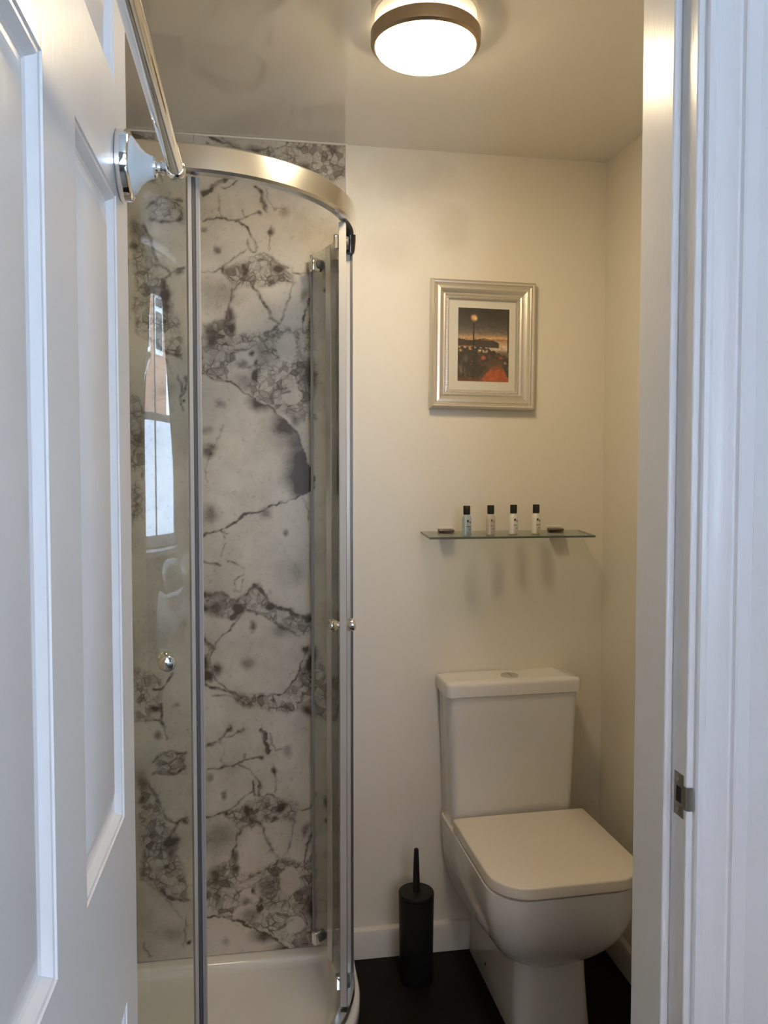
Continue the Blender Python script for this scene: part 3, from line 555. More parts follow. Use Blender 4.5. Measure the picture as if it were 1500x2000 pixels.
# ------------------------------------------------------------------ shower tray (quadrant in the back left corner)
TX, TR = 0.240, 0.385            # right edge of the tray and radius of its curve
CX, CY = TX - TR, 1.935          # centre of the curve
FY = CY - TR                     # front edge
def quad_path(off, n=40, yend=YB - 0.003, xend=XL + 0.002):
    r = TR - off; pts = [(TX - off, yend)]
    for k in range(n + 1):
        a = -k / n * pi / 2; pts.append((CX + r * cos(a), CY + r * sin(a)))
    pts.append((xend, FY + off)); return pts
def tray_ring(off, ob, z):
    p = quad_path(off, 40, YB - 0.002 - ob, XL + 0.002 + ob)
    p.append((XL + 0.002 + ob, YB - 0.002 - ob)); return [(x, y, z) for x, y in p]
tray = empty('shower_tray', (CX, CY, 0)); tag(tray, 'low white quadrant shower tray in the back left corner', 'shower tray')
tm = MB()
tm.rings([[(x - CX, y - CY, z) for x, y, z in tray_ring(a, b, z)] for a, b, z in
          ((0.004, 0, 0.0005), (0.0, 0, 0.006), (0.0, 0, 0.034), (0.003, 0, 0.041), (0.010, 0.001, 0.0445), (0.055, 0.026, 0.0445), (0.061, 0.031, 0.0425), (0.066, 0.036, 0.036), (0.074, 0.044, 0.026), (0.086, 0.056, 0.0215), (0.16, 0.13, 0.019))])
tm.build('basin', 'acrylic', tray, auto=50)
MB().lathe([(0.0, 0.0200), (0.040, 0.0200), (0.043, 0.0215), (0.036, 0.0260), (0.0, 0.0275)], 40, c=(0.0, -0.262, 0.0)).build('drain_cover', 'chrome', tray, auto=40)

# ------------------------------------------------------------------ curved glass shower enclosure, both sliding doors pushed open
en = empty('shower_enclosure', (CX, CY, 0.0445)); tag(en, 'curved glass shower enclosure with polished rails and open sliding doors', 'shower enclosure')
Z0 = 0.0445
def sweep(name, off0, off1, z0, z1, m, cham=0.003, sharp=40):
    prof = [(off0, z0 + cham), (off0 + cham, z0), (off1 - cham, z0), (off1, z0 + cham), (off1, z1 - cham), (off1 - cham, z1), (off0 + cham, z1), (off0, z1 - cham)]
    paths = {o: quad_path(o, 48) for o, _ in prof}
    n = len(paths[off0]); R = [[(paths[o][i][0] - CX, paths[o][i][1] - CY, z - Z0) for o, z in prof] for i in range(n)]
    return MB().rings(R).build(name, m, en, auto=sharp)
top = sweep('top_rail', 0.008, 0.036, 1.946, 2.001, 'polished_alu', 0.005)
sweep('bottom_rail', 0.012, 0.040, Z0 + 0.0005, Z0 + 0.024, 'polished_alu', 0.004)
def wb_(x0, x1, y0, y1, z0, z1): return MB().box(x0 - CX, x1 - CX, y0 - CY, y1 - CY, z0 - Z0, z1 - Z0)
wb_(TX - 0.036, TX - 0.008, YB - 0.030, YB - 0.0005, 0.07, 1.948).build('wall_profile', 'satin_alu', en, bevel=0.002)
wb_(XL + 0.0025, XL + 0.030, FY + 0.008, FY + 0.036, 0.07, 1.948).build('wall_profile', 'satin_alu', en, bevel=0.002)
# short fixed panes by the walls and the profiles at their free ends
wb_(TX - 0.025, TX - 0.019, 1.955, YB - 0.03, 0.068, 1.949).build('fixed_pane', 'glass_shower', en)
wb_(XL + 0.03, -0.285, FY + 0.017, FY + 0.023, 0.068, 1.949).build('fixed_pane', 'glass_shower', en)
pe = wb_(TX - 0.0325, TX - 0.0195, 1.930, 1.957, 0.068, 1.949).build('end_profile', 'clear_seal', en, bevel=0.003)
wb_(TX - 0.0375, TX - 0.0325, 1.926, 1.950, 0.068, 1.949).build('seal_or_glint', 'dark_seal', pe)
wb_(TX - 0.0195, TX - 0.0135, 1.931, 1.952, 0.068, 1.949).build('seal_or_glint', 'dark_seal', pe)
wb_(-0.290, -0.268, FY + 0.012, FY + 0.028, 0.068, 1.949).build('end_profile', 'polished_alu', en, bevel=0.003)
# curved sliding door panes; each is part of a cylinder
def arc_through(p, q, r, n=24):
    # arc from p to q bulging to the right of travel
    p, q = Vector(p), Vector(q); c = (p + q) / 2; d = q - p; h = sqrt(max(0, r * r - (d.length / 2) ** 2)); nrm = Vector((d.y, -d.x)).normalized()
    ce = c - nrm * h; a0 = math.atan2(p.y - ce.y, p.x - ce.x); a1 = math.atan2(q.y - ce.y, q.x - ce.x)
    if a1 - a0 > pi: a1 -= 2 * pi
    if a1 - a0 < -pi: a1 += 2 * pi
    return ce, a0, a1
def pane(name, p, q, r, z0, z1, th, m, n=24, trim=(0, 1)):
    ce, a0, a1 = arc_through(p, q, r); R = []
    for k in range(n + 1):
        t = trim[0] + (trim[1] - trim[0]) * k / n; a = a0 + (a1 - a0) * t
        ring = []
        for rr, z in ((r - th, z0), (r, z0), (r, z1), (r - th, z1)):
            ring.append((ce.x + rr * cos(a) - CX, ce.y + rr * sin(a) - CY, z - Z0))
        R.append(ring)
    return MB().rings(R).build(name, m, en, auto=40), ce, a0, a1
DZ0, DZ1 = 0.075, 1.942
# left door, slid along the front: from its hidden trailing edge to the edge seal in view
LP, LQ = (-0.425, FY + 0.034), (-0.127, FY + 0.034)
RC = 0.385
d1, lc, la0, la1 = pane('sliding_door', LP, LQ, RC, DZ0, DZ1, 0.006, 'glass_shower'); d1['label'] = 'left curved glass door with chrome knob'
# right door, pushed back beside the wall and seen almost edge on
RP, RQ = (0.1935, 1.805), (0.1345, 2.070)
d2, rc, ra0, ra1 = pane('sliding_door', RP, RQ, RC, DZ0, DZ1, 0.006, 'glass_shower'); d2['label'] = 'right curved glass door seen almost edge on'
# edge seals on the leading edges: ribbed strips
def seal(door_, ce, a, r, parts):
    t = Vector((-sin(a), cos(a))); nrm = Vector((cos(a), sin(a))); p = Vector((ce.x, ce.y)) + nrm * r
    for (s0, s1, n0, n1, m) in parts:
        cs = [p + t * s + nrm * k for s, k in ((s0, n0), (s1, n0), (s1, n1), (s0, n1))]
        MB().rings([[(c.x - CX, c.y - CY, z - Z0) for c in cs] for z in (DZ0, DZ1)]).build('seal_or_glint', m, door_, bevel=0.0008, seg=1)
seal(d1, lc, la1, RC, ((-0.017, -0.009, -0.009, 0.003, 'clear_seal'), (-0.009, -0.0015, -0.009, 0.003, 'dark_seal'), (-0.0015, 0.006, -0.010, 0.004, 'grey_seal'), (0.006, 0.009, -0.006, 0.001, 'clear_seal')))
seal(d2, rc, ra0, RC, ((-0.010, 0.004, -0.014, 0.002, 'clear_seal'), (0.004, 0.010, -0.010, 0.003, 'grey_seal')))
seal(d2, rc, ra1, RC, ((-0.003, 0.001, -0.007, 0.001, 'grey_seal'),))
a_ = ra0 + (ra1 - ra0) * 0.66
seal(d2, rc, a_, RC, ((-0.016, 0.014, -0.0085, -0.0062, 'satin_alu'),))  # metal strip added for a bright vertical reflection in the door glass
# chrome door knobs, one each side of the glass
def knob(door_, ce, a, r, z):
    for sgn, r0 in ((1, r), (-1, r - 0.006)):
        prof = [(0.0, 0.0), (0.0105, 0.0), (0.0105, 0.005), (0.0095, 0.008), (0.0130, 0.011), (0.0160, 0.016), (0.0165, 0.024), (0.0155, 0.0285), (0.0135, 0.0300), (0.0, 0.0305)]
        o = MB().lathe(prof, 32).build('knob', 'chrome', door_, auto=50)
        nrm = Vector((cos(a), sin(a), 0)) * sgn
        o.rotation_euler = Vector((0, 0, 1)).rotation_difference(nrm).to_euler()
        o.location = (ce.x + r0 * cos(a) - CX, ce.y + r0 * sin(a) - CY, z - Z0)
def ang_at_x(ce, r, x, front=True):
    c = (x - ce.x) / r; return -math.acos(c) if front else math.acos(c)
knob(d1, lc, ang_at_x(lc, RC, -0.191), RC, 0.985)
knob(d2, rc, ra0 + (ra1 - ra0) * 0.30, RC, 0.985)
# rollers at the door corners
def roller(door_, ce, a, r, z, s):
    nrm = Vector((cos(a), sin(a))); p = Vector((ce.x, ce.y)) + nrm * (r - 0.003)
    o = MB().lathe([(0.0, -0.012), (0.013, -0.012), (0.015, -0.009), (0.015, 0.009), (0.013, 0.012), (0.0, 0.012)], 24).build('roller', 'dark_seal', door_, auto=40)
    o.rotation_euler = Vector((0, 0, 1)).rotation_difference(Vector((nrm.x, nrm.y, 0))).to_euler(); o.location = (p.x - CX, p.y - CY, z - Z0)
    h = MB().box(-0.012, 0.012, -0.010, 0.010, -0.018, 0.018).build('roller_housing', 'chrome', door_, bevel=0.004)
    h.rotation_euler = (0, 0, a); h.location = (p.x - nrm.x * 0.012 - CX, p.y - nrm.y * 0.012 - CY, z - Z0)
for dr, ce, a0, a1 in ((d1, lc, la0, la1), (d2, rc, ra0, ra1)):
    for t in (0.12, 0.88):
        a = a0 + (a1 - a0) * t
        if dr is d2:
            roller(dr, ce, a, RC, DZ1 - 0.035, 1); roller(dr, ce, a, RC, DZ0 + 0.035, -1)
# bracket where the top rail lands on the end profile
MB().lathe([(0.0, 0.0), (0.010, 0.0), (0.0125, 0.010), (0.0145, 0.030), (0.0145, 0.045), (0.0, 0.045)], 28, c=(TX - 0.022 - CX, 1.915 - CY, 1.905 - Z0)).build('rail_bracket', 'black_gloss', en, auto=40)

# ------------------------------------------------------------------ framed picture
PX0, PX1, PZ0, PZ1 = 0.4605, 0.7620, 1.5430, 1.8995
pw, ph = PX1 - PX0, PZ1 - PZ0
pic = empty('framed_picture', ((PX0 + PX1) / 2, YB - 0.001, (PZ0 + PZ1) / 2)); pic.rotation_euler = (0, radians(0.55), 0)
tag(pic, 'champagne silver framed picture of a lamp post at dusk', 'picture')
FPROF = [(0.0, 0.0), (0.0, 0.014), (0.002, 0.020), (0.007, 0.0225), (0.011, 0.0215), (0.0135, 0.0165), (0.016, 0.0155), (0.019, 0.0185), (0.026, 0.0195), (0.032, 0.0160), (0.036, 0.0125), (0.038, 0.0135), (0.0405, 0.0140), (0.043, 0.0130), (0.045, 0.0115), (0.050, 0.0120), (0.0525, 0.0100), (0.0545, 0.0060), (0.0545, 0.0)]
for k in range(4):   # four mitred lengths of moulding
    hw, hh = pw / 2, ph / 2
    R = []
    for end in (0, 1):
        ring = []
        for a, d in FPROF:
            p = [(-hw + a, -hh + a), (hw - a, -hh + a), (hw - a, hh - a), (-hw + a, hh - a)]
            q = p[(k + end) % 4]; ring.append((q[0], -d, q[1]))
        R.append(ring)
    MB().rings(R).build('frame_moulding', 'silver_frame', pic, auto=25)
# bead of small beads inside the moulding on each side, one part each
def beads(x0, z0, x1, z1):
    L = hypot(x1 - x0, z1 - z0); n = int(L / 0.0045); mb = MB()
    for i in range(n):
        t = (i + 0.5) / n; x, z = x0 + (x1 - x0) * t, z0 + (z1 - z0) * t
        s = 0.0019; mb.add([(x - s, -0.0125, z), (x, -0.0125, z - s), (x + s, -0.0125, z), (x, -0.0125, z + s), (x, -0.0152, z)], [(0, 1, 4), (1, 2, 4), (2, 3, 4), (3, 0, 4)])
    o = mb.build('bead_row', 'silver_frame', pic); o['kind'] = 'stuff'
i_ = 0.0475; hw, hh = pw / 2 - i_, ph / 2 - i_
beads(-hw, -hh, hw, -hh); beads(-hw, hh, hw, hh); beads(-hw, -hh, -hw, hh); beads(hw, -hh, hw, hh)
MB().box(-pw / 2 + 0.05, pw / 2 - 0.05, -0.0050, -0.0005, -ph / 2 + 0.05, ph / 2 - 0.05).build('mount', 'mount', pic)
# the print: a dusk promenade, coloured per vertex
gw, gh = 0.1475, 0.2030
nu, nv = 74, 102
U, Vv = np.meshgrid(np.linspace(0, 1, nu + 1), np.linspace(0, 1, nv + 1))
def lerp_cols(t, stops):
    t = np.asarray(t); out = np.zeros(t.shape + (3,))
    xs = [s[0] for s in stops]
    for c in range(3): out[..., c] = np.interp(t, xs, [s[1][c] for s in stops])
    return out
rgb = lerp_cols(Vv, [(0, (42, 36, 28)), (0.15, (52, 46, 38)), (0.25, (74, 68, 62)), (0.33, (104, 92, 80)), (0.37, (150, 122, 92)), (0.40, (196, 156, 112)), (0.44, (176, 138, 104)), (0.50, (196, 170, 140)), (0.56, (190, 170, 150)), (0.60, (110, 90, 72)), (1.0, (60, 42, 30))])
rng = np.random.default_rng(4)
nzr = rng.normal(0, 1, (nv + 1, nu + 1)); nzs = sum(np.roll(np.roll(nzr, a, 0), b, 1) for a in (-1, 0, 1) for b in (-1, 0, 1)) / 9 * 3
def paint(mask, col, k=1.0):
    m_ = np.clip(mask, 0, 1)[..., None] * k; rgb[:] = rgb * (1 - m_) + np.array(col) * m_
hill = 0.415 + 0.02 * np.sin(U * 7) + np.where(U > 0.5, (U - 0.5) * 0.22, 0)
paint((Vv > hill) & (Vv < 0.53) & (U < 0.8), (58, 46, 34))
paint((np.abs(Vv - 0.425) < 0.012) & (U > 0.45), (140, 100, 66), 0.8)
paint((np.abs(Vv - 0.525) < 0.012) & (U < 0.35), (176, 120, 66), 0.7)
paint((Vv > 0.535 + np.where(U > 0.55, (U - 0.55) * 0.30, 0) + 0.012 * np.sin(U * 60)), (48, 36, 27))
paint((Vv > 0.56) & (Vv < 0.60) & (U > 0.35) & (U < 0.62) & (nzs > 0.2), (190, 160, 130), 0.8)
paint((Vv > 0.62) & (nzs > 1.1), (92, 70, 56), 0.7)
path_l = 1.0 - np.clip((Vv - 0.60) / 0.40, 0, 1) * 0.55
pth = (Vv > 0.68 + 0.20 * (U - 0.72) ** 2 * 8) & (U > 0.72 - (Vv - 0.6) * 0.85) & (U < 0.86 + (Vv - 0.7) * 0.5)
paint(pth, (84, 60, 44), 0.9)
paint(np.clip((Vv - 0.74) / 0.12, 0, 1) * (U > 0.78 - (Vv - 0.7) * 1.2) * (U < 0.80 + (Vv - 0.7) * 0.75), (168, 78, 32), 0.95)
paint(np.clip((Vv - 0.93) / 0.05, 0, 1) * (U < 0.5), (112, 58, 30), 0.8)
for (u, v, ru, rv, c) in ((0.50, 0.675, 0.055, 0.035, (188, 96, 50)), (0.84, 0.67, 0.05, 0.03, (150, 60, 46)), (0.42, 0.575, 0.03, 0.015, (220, 190, 150)), (0.15, 0.69, 0.05, 0.06, (86, 78, 82)), (0.06, 0.84, 0.04, 0.07, (110, 96, 84)), (0.14, 0.86, 0.02, 0.06, (96, 84, 76)), (0.93, 0.74, 0.03, 0.02, (170, 130, 110)), (0.05, 0.58, 0.03, 0.02, (206, 160, 100)), (0.24, 0.56, 0.04, 0.012, (190, 140, 90))):
    paint(1.3 - np.hypot((U - u) / ru, (Vv - v) / rv), c)
paint((np.abs(U - 0.31) < 0.014) & (Vv > 0.19) & (Vv < 0.94), (34, 26, 20))
paint((np.abs(U - 0.335) < 0.05) & (Vv > 0.55) & (Vv < 0.95), (36, 28, 24), 0.7)
paint((np.abs(U - 0.985) < 0.02) & (Vv < 0.6), (34, 28, 24), 0.8)
paint(1.6 - np.hypot((U - 0.31) / 0.065, (Vv - 0.133) / 0.046) * 1.2, (222, 160, 104)); paint(1.5 - np.hypot((U - 0.335) / 0.035, (Vv - 0.14) / 0.028) * 1.2, (236, 206, 158))
rgb *= (1 + 0.06 * nzs[..., None]); rgb = np.clip(rgb / 255, 0, 1); lin = np.where(rgb <= 0.04045, rgb / 12.92, ((rgb + 0.055) / 1.055) ** 2.4)
vx = np.stack([(U - 0.5) * gw + 0.0035, np.full_like(U, -0.0056), (0.5 - Vv) * gh + 0.002], -1).reshape(-1, 3)
idx = np.arange((nu + 1) * (nv + 1)).reshape(nv + 1, nu + 1)
q = np.stack([idx[:-1, :-1], idx[1:, :-1], idx[1:, 1:], idx[:-1, 1:]], -1).reshape(-1, 4)
pr = obj('print', vx.tolist(), q.tolist(), 'print', pic)
at = pr.data.color_attributes.new('ink', 'FLOAT_COLOR', 'POINT'); c4 = np.ones((len(vx), 4), np.float32); c4[:, :3] = lin.reshape(-1, 3) * 1.25; at.data.foreach_set('color', c4.ravel())
MB().box(-pw / 2 + 0.052, pw / 2 - 0.052, -0.0085, -0.0070, -ph / 2 + 0.052, ph / 2 - 0.052).build('glazing', 'glass_thin', pic)

# ------------------------------------------------------------------ glass shelf, tilted a little forward
SX0, SX1, SD = 0.437, 0.902, 0.118
sh = empty('glass_shelf', ((SX0 + SX1) / 2, YB - 0.0005, 1.1965)); sh.rotation_euler = (radians(4.2), 0, 0)
tag(sh, 'narrow clear glass wall shelf on two small brackets above the toilet', 'shelf')
hwS = (SX1 - SX0) / 2; gt = 0.006
g = MB().box(-hwS, hwS, -SD, -0.003, 0, gt).build('glass_pane', 'glass_shelf', sh)
MB().box(-hwS, hwS, -SD - 0.0004, -SD + 0.0002, 0.0003, gt - 0.0003).build('polished_edge', 'glass_edge', g)
for s in (-1, 1): MB().box(s * hwS - 0.0003, s * hwS + 0.0003, -SD, -0.003, 0.0003, gt - 0.0003).build('polished_edge', 'glass_edge', g)
for bx in (-0.1625, 0.1590):
    b = MB().box(bx - 0.022, bx + 0.022, -0.024, -0.0005, gt + 0.0003, gt + 0.0065).build('bracket', 'bracket', sh, bevel=0.002)
    MB().box(bx - 0.020, bx + 0.020, -0.034, -0.0005, -0.0075, -0.0003).build('clamp', 'dark_seal', b, bevel=0.002)
    MB().box(bx - 0.022, bx + 0.022, -0.004, -0.0005, -0.012, gt + 0.012).build('back_plate', 'mount', b, bevel=0.001)

# four miniature toiletry bottles on the shelf
M['bottle_blue'] = mat('pale_blue_bottle', (0.40, 0.47, 0.50), 0.12)
M['bottle_amber'] = mat('pale_beige_bottle', (0.56, 0.49, 0.39), 0.15)
M['bottle_milk'] = mat('milky_bottle', (0.80, 0.76, 0.68), 0.25)
M['bottle_cream'] = mat('creamy_bottle', (0.80, 0.75, 0.62), 0.25)
M['ink_soft'] = mat('soft_label_ink', (0.20, 0.18, 0.15), 0.6)
def bottle(x, d, m, rz, label):
    # d: distance in front of the wall
    zt = 1.1965 + (gt + 0.0006) * cos(radians(4.2)) - d * sin(radians(4.2))
    e = empty('toiletry_bottle', (x, YB - d, zt), rz); tag(e, label, 'bottle', 'miniature toiletries on the glass shelf')
    R = []
    for z, hx, hy, n in ((0.0, 0.0105, 0.0085, 3.0), (0.0015, 0.0120, 0.0100, 3.0), (0.045, 0.0120, 0.0100, 3.0), (0.050, 0.0115, 0.0096, 2.7), (0.055, 0.0085, 0.0080, 2.2), (0.058, 0.0070, 0.0070, 2), (0.059, 0.0068, 0.0068, 2)):
        R.append([(hx * abs(cos(a)) ** (2 / n) * (1 if cos(a) >= 0 else -1), hy * abs(sin(a)) ** (2 / n) * (1 if sin(a) >= 0 else -1), z) for a in [2 * pi * k / 28 for k in range(28)]])
    body = MB().rings(R).build('body', m, e, auto=45)
    MB().lathe([(0.0, 0.0575), (0.0088, 0.0575), (0.0094, 0.0590), (0.0094, 0.0795), (0.0088, 0.0810), (0.0, 0.0810)], 28).build('cap', 'black_cap', e, auto=40)
    # printed mark and lines of small lettering on the front
    y = -0.0104
    pm = MB()
    def patch(x0, x1, z0, z1): pm.add([(x0, y, z0), (x1, y, z0), (x1, y, z1), (x0, y, z1)], [(0, 1, 2, 3)])
    ring = [(0.0035 * cos(a) - 0.002, y, 0.040 + 0.0035 * sin(a)) for a in [2 * pi * k / 10 for k in range(10)]]
    pm.add(ring, [tuple(range(10))])
    patch(0.003, 0.006, 0.035, 0.039); patch(0.0045, 0.0058, 0.0335, 0.0352)
    for k in range(5): patch(-0.0065 + k * 0.0027, -0.0065 + k * 0.0027 + 0.0019, 0.0245, 0.0265)
    for k in range(3): patch(0.0005 + k * 0.0022, 0.0005 + k * 0.0022 + 0.0015, 0.0165, 0.0185)
    pm.build('printed_label', 'ink' if m != 'bottle_amber' else 'ink_soft', body)
    return e
bottle(0.5420, 0.104, 'bottle_blue', radians(14), 'pale blue mini bottle with black cap, leftmost on the glass shelf')
bottle(0.6115, 0.094, 'bottle_amber', radians(14), 'clear beige mini bottle with black cap, second from left on shelf')
bottle(0.6795, 0.084, 'bottle_milk', radians(16), 'milky white mini bottle with black cap, third from left on shelf')
bottle(0.7455, 0.080, 'bottle_cream', radians(16), 'creamy mini bottle with black cap, rightmost on the glass shelf')

# ------------------------------------------------------------------ close-coupled toilet
to = empty('toilet', (0.6745, YB - 0.004, 0), radians(1.6)); tag(to, 'white close-coupled toilet with closed square seat lid', 'toilet')
def dshape(w, y0, L, r, z, nb=3, rb=0.02, n=9, dx=0.0):
    # plan outline: straight back, sides, rounded front corners (front is -y)
    pts = []
    for k in range(n):
        a = k / (n - 1) * pi / 2; pts.append((w - r + r * cos(a), -(L - r + r * sin(a))))
    for k in range(n):
        a = pi / 2 + k / (n - 1) * pi / 2; pts.append((-(w - r) + r * cos(a), -(L - r + r * sin(a))))
    for k in range(nb):
        a = pi + k / (nb - 1) * pi / 2; pts.append((-(w - rb) + rb * cos(a), -(y0 + rb + rb * sin(a))))
    for k in range(nb):
        a = 1.5 * pi + k / (nb - 1) * pi / 2; pts.append((w - rb + rb * cos(a), -(y0 + rb + rb * sin(a))))
    return [(x + dx, y, z(y) if callable(z) else z) for x, y in pts]
# bowl: rings shrink as they go down; the underside slopes down towards the wall
ZR = 0.406
bw = []
for v in (0.0, 0.03, 0.10, 0.2, 0.3, 0.4, 0.5, 0.6, 0.7, 0.78, 0.85, 0.91, 0.96, 1.0):
    w = 0.1830 * (1 - (0.955 * v) ** 2.5) ** 0.5
    L = 0.497 - 0.115 * v ** 2.6; r = 0.085 - 0.02 * v
    r = min(r, w - 0.004)
    dep = lambda y, v=v: ZR - v * (0.315 + (0.234 - 0.315) * min(1, max(0, (-y) / 0.34)))
    bw.append(dshape(w, 0.002 + 0.015 * v, L, r, dep, rb=min(0.02, w * 0.4)))
bo = MB().rings(bw).build('bowl', 'ceramic', to, auto=60)
# pedestal: a rounded box from the wall to well under the bowl
pr_ = [dshape(w, 0.012, L, r, z, rb=0.015) for z, w, L, r in ((0.0, 0.098, 0.402, 0.042), (0.006, 0.100, 0.404, 0.042), (0.05, 0.096, 0.398, 0.040), (0.14, 0.092, 0.388, 0.038), (0.22, 0.090, 0.382, 0.038), (0.30, 0.088, 0.36, 0.038))]
pd = MB().rings(pr_).build('pedestal', 'ceramic', to, auto=60)
for s in (-1, 1): MB().lathe([(0.0, 0.0), (0.0065, 0.0), (0.006, 0.004), (0.0, 0.0055)], 16, 'x', (s * 0.0965, -0.155, 0.045)).build('bolt_cap', 'black_hole', pd, auto=40)
# cistern with overhanging lid
cb = [dshape(w, 0.0, L, r, z, rb=0.010, dx=-0.0035) for z, w, L, r in ((0.398, 0.172, 0.110, 0.020), (0.45, 0.1735, 0.113, 0.020), (0.762, 0.1845, 0.119, 0.020))]
ci = MB().rings(cb).build('cistern', 'ceramic', to, auto=50)
cl_ = [dshape(w + 0.003, -0.001, L, r, z, rb=0.008, dx=-0.0035) for z, w, L, r in ((0.7625, 0.1850, 0.1200, 0.016), (0.764, 0.1890, 0.1240, 0.016), (0.792, 0.1895, 0.1245, 0.016), (0.798, 0.1880, 0.1230, 0.015), (0.801, 0.1840, 0.1190, 0.012), (0.8015, 0.15, 0.09, 0.010))]
cl_lid = MB().rings(cl_).build('cistern_lid', 'ceramic', to, auto=50)
fb = MB().lathe([(0.0, 0.8010), (0.0240, 0.8010), (0.0240, 0.8035), (0.0215, 0.8050), (0.0, 0.8052)], 40, c=(0.0, -0.062, 0)).build('flush_button', 'satin_alu', cl_lid, auto=40)
MB().box(-0.0006, 0.0006, -0.083, -0.041, 0.8048, 0.8056).build('button_split', 'dark_seal', fb)
# seat ring just visible below the lid, lid with square back and rounded front
MB().rings([dshape(w, 0.150, L, r, z, rb=0.012, dx=0.005) for z, w, L, r in ((0.4065, 0.176, 0.490, 0.082), (0.4105, 0.178, 0.492, 0.083), (0.4135, 0.176, 0.490, 0.082))]).build('seat', 'seat_plastic', to, auto=50)
lid = [dshape(w, 0.128, L, r, z, rb=0.006, dx=0.007) for z, w, L, r in ((0.4115, 0.1860, 0.500, 0.088), (0.4125, 0.1875, 0.5015, 0.089), (0.4340, 0.1875, 0.5015, 0.089), (0.4370, 0.1865, 0.5005, 0.088), (0.4385, 0.1835, 0.4975, 0.085), (0.4388, 0.12, 0.42, 0.06))]
MB().rings(lid).build('seat_lid', 'seat_plastic', to, auto=45)
for s in (-1, 1): MB().lathe([(0.0, -0.022), (0.010, -0.022), (0.011, -0.020), (0.011, 0.020), (0.010, 0.022), (0.0, 0.022)], 20, 'x', (s * 0.155, -0.135, 0.4165)).build('hinge', 'ceramic', to, auto=40)

# ------------------------------------------------------------------ toilet brush
tb = empty('toilet_brush', (0.402, 1.984, 0)); tag(tb, 'charcoal toilet brush in a plain cylindrical holder beside toilet', 'toilet brush')
MB().lathe([(0.0, 0.0), (0.043, 0.0), (0.0445, 0.002), (0.0470, 0.225), (0.0468, 0.230), (0.0, 0.230)], 48).build('holder', 'brush_grey', tb, auto=40)
MB().lathe([(0.0, 0.2302), (0.0462, 0.2302), (0.0474, 0.2320), (0.0474, 0.2390), (0.0462, 0.2410), (0.014, 0.2425), (0.0, 0.2425)], 48).build('lid', 'brush_grey', tb, auto=35)
MB().lathe([(0.0, 0.2420), (0.0105, 0.2420), (0.0095, 0.262), (0.0078, 0.316), (0.0062, 0.354), (0.0052, 0.3575), (0.0, 0.3585)], 24).build('handle', 'brush_grey', tb, auto=40)

# ------------------------------------------------------------------ bedroom window, curtains and bed (mirrored in the left shower door)
win = empty('window_1', ((WX0 + WX1) / 2, BY - 0.10, WZ0)); tag(win, 'tall white sash window mirrored in the curved shower glass', 'window', kind='structure')
ww = WX1 - WX0; wh = WZ1 - WZ0
def wbar(name, x0, x1, z0, z1, d=0.035, parent=None): return MB().box(x0, x1, -d, d, z0, z1).build(name, 'pvc', parent or win, bevel=0.004)
for s in (-1, 1): wbar('frame_side', min(s * ww / 2, s * (ww / 2 - 0.07)), max(s * ww / 2, s * (ww / 2 - 0.07)), 0, wh)
wbar('frame_head', -ww / 2 + 0.07, ww / 2 - 0.07, wh - 0.07, wh); wbar('frame_bottom', -ww / 2 + 0.07, ww / 2 - 0.07, 0, 0.08)
wbar('mullion', -0.03, 0.03, 0.08, wh - 0.07)
for x0, x1 in ((-ww / 2 + 0.07, -0.03), (0.03, ww / 2 - 0.07)):
    wbar('meeting_rail', x0, x1, wh / 2 - 0.025, wh / 2 + 0.025, 0.025)
    for z0, z1 in ((0.08, wh / 2 - 0.025), (wh / 2 + 0.025, wh - 0.07)):
        MB().box(x0, x1, -0.003, 0.003, z0, z1).build('pane', 'glass_window', win)
MB().box(-ww / 2 - 0.06, ww / 2 + 0.06, 0.02, 0.26, -0.035, -0.001).build('window_board', 'pvc', win, bevel=0.006)
def curtain(side, label):
    # gathered cloth, swept back to the side below the middle
    n, mz = 60, 24; x_out = (WX0 - 0.22) if side < 0 else (WX1 + 0.22); V_ = []; F_ = []
    z_top, z_bot = 2.66, 0.12
    for j in range(mz + 1):
        t = j / mz; z = z_top + (z_bot - z_top) * t
        reach = 0.93 - 0.61 * min(1, t / 0.62) ** 1.15 if t < 0.62 else 0.32 + 0.08 * (t - 0.62) / 0.38
        for i in range(n + 1):
            u = i / n; x = x_out - side * reach * u
            V_.append((x, BY + 0.30 + 0.035 * sin(u * 2 * pi * 7 + t * 1.2), z))
    for j in range(mz):
        for i in range(n): a = j * (n + 1) + i; F_.append((a, a + 1, a + n + 2, a + n + 1))
    o = obj('curtain', V_, F_, 'curtain', smooth=True); tag(o, label, 'curtain', 'window curtains')
    s = o.modifiers.new('cloth', 'SOLIDIFY'); s.thickness = 0.004
curtain(-1, 'cream curtain swept aside, left of the bedroom window'); curtain(1, 'cream curtain swept aside, right of the bedroom window')
rod = MB().tube([(WX0 - 0.35, BY + 0.30, 2.675), (WX1 + 0.35, BY + 0.30, 2.675)], 0.012).build('curtain_rod', 'satin_alu', auto=40); tag(rod, 'metal curtain rod above the bedroom window', 'curtain rod')

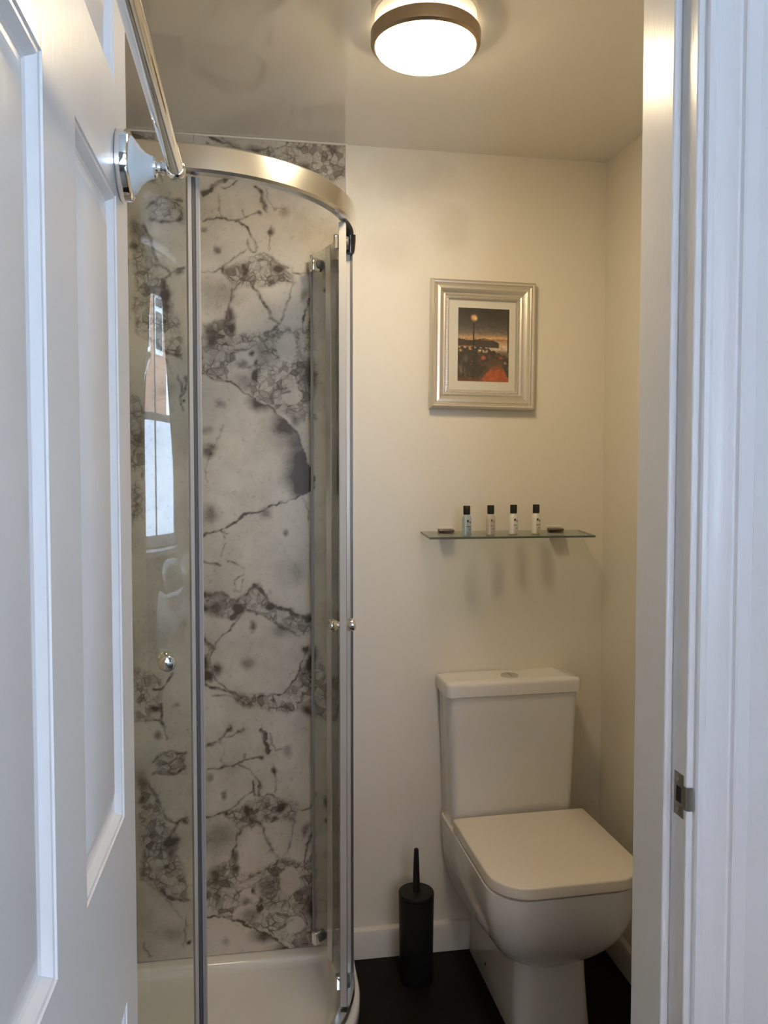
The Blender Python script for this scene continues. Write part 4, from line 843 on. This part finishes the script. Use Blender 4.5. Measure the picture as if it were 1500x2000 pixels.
bed = empty('bed', (1.15, -0.66, 0)); tag(bed, 'bed with rumpled white duvet mirrored in the shower glass', 'bed')
MB().box(-0.68, 0.68, -0.60, 0.60, 0.02, 0.40).build('base', 'wood', bed, bevel=0.02)
MB().box(-0.69, 0.69, -0.61, 0.61, 0.4005, 0.62).build('mattress', 'linen', bed, bevel=0.05, seg=4)
n = 40; V_ = []; F_ = []
for j in range(n + 1):
    for i in range(n + 1):
        u, v = i / n * 2 - 1, j / n * 2 - 1
        e = max(abs(u), abs(v)); drop = max(0, e - 0.86) / 0.14
        z = 0.70 + 0.02 * sin(u * 7 + 2 * sin(v * 5)) + 0.015 * sin(v * 11 + u * 3) - 0.24 * drop ** 1.6
        V_.append((u * 0.74, v * 0.66, z))
for j in range(n):
    for i in range(n): a = j * (n + 1) + i; F_.append((a, a + 1, a + n + 2, a + n + 1))
du = obj('duvet', V_, F_, 'linen', bed, smooth=True); s = du.modifiers.new('t', 'SOLIDIFY'); s.thickness = 0.03; s.offset = -1
def pillow(x, y, z, rz, label):
    n = 20; V_ = []; F_ = []
    for s in (1, -1):
        for j in range(n + 1):
            for i in range(n + 1):
                u, v = i / n * 2 - 1, j / n * 2 - 1
                h = 0.085 * ((1 - u ** 4) * (1 - v ** 4)) ** 0.6
                V_.append((u * 0.30, v * 0.20, s * h))
    m = (n + 1) ** 2
    for k in (0, m):
        for j in range(n):
            for i in range(n): a = k + j * (n + 1) + i; F_.append((a, a + 1, a + n + 2, a + n + 1))
    o = fix_normals(obj('pillow', V_, F_, 'linen', smooth=True)); o.location = (x, y, z); o.rotation_euler = (0, 0, rz); tag(o, label, 'pillow', 'white pillows on the bed')
pillow(0.90, -0.98, 0.83, 0.1, 'plump white pillow lying on the bed, nearer the door'); pillow(1.58, -0.96, 0.83, -0.08, 'plump white pillow lying on the bed, farther from the door')

# ------------------------------------------------------------------ outside the window
hs = empty('brick_house', (-0.6, -9.0, -3.0)); tag(hs, 'red brick house across the street, mirrored in the shower glass', 'building')
MB().box(-2.6, 4.4, -4, 0, 0, 9.2).build('wall', 'brick', hs)
for wx in (-1.5, 0.2, 1.9, 3.5):
    for wz in (1.2, 4.0, 6.3):
        f = MB().box(wx - 0.5, wx + 0.5, 0.0005, 0.06, wz, wz + 1.4).build('window', 'pvc', hs)
        for s in (0, 1): MB().box(wx - 0.42, wx + 0.42, 0.0605, 0.066, wz + 0.08 + s * 0.66, wz + 0.66 + s * 0.66).build('pane', 'dark_pane', f)
an = empty('white_outbuilding', (2.2, -6.0, -3.0)); tag(an, 'low white outbuilding with pale slate roof outside the window', 'building')
MB().box(-2.2, 2.2, -1.6, 1.0, 0, 3.0).build('wall', 'render_white', an)
MB().add([(-2.4, 1.2, 2.9), (2.4, 1.2, 2.9), (2.4, -1.8, 5.2), (-2.4, -1.8, 5.2), (-2.4, 1.2, 3.0), (2.4, 1.2, 3.0), (2.4, -1.8, 5.3), (-2.4, -1.8, 5.3)], [(0, 3, 2, 1), (4, 5, 6, 7), (0, 1, 5, 4), (1, 2, 6, 5), (2, 3, 7, 6), (3, 0, 4, 7)]).build('roof', 'slate', an)
gr = MB().box(-14, 14, -20, BY - 0.25, -3.1, -3.0).build('ground', 'slate'); tag(gr, 'pale paved ground below the bedroom window', 'ground', kind='structure')

# portal that guides daylight sampling through the window opening (gives off no light itself)
pl = bpy.data.lights.new('window_portal', 'AREA'); pl.shape = 'RECTANGLE'; pl.size = ww; pl.size_y = wh; pl.cycles.is_portal = True
po = bpy.data.objects.new('window_portal', pl); COL.objects.link(po); po.location = ((WX0 + WX1) / 2, BY - 0.22, (WZ0 + WZ1) / 2); po.rotation_euler = (radians(90), 0, 0)
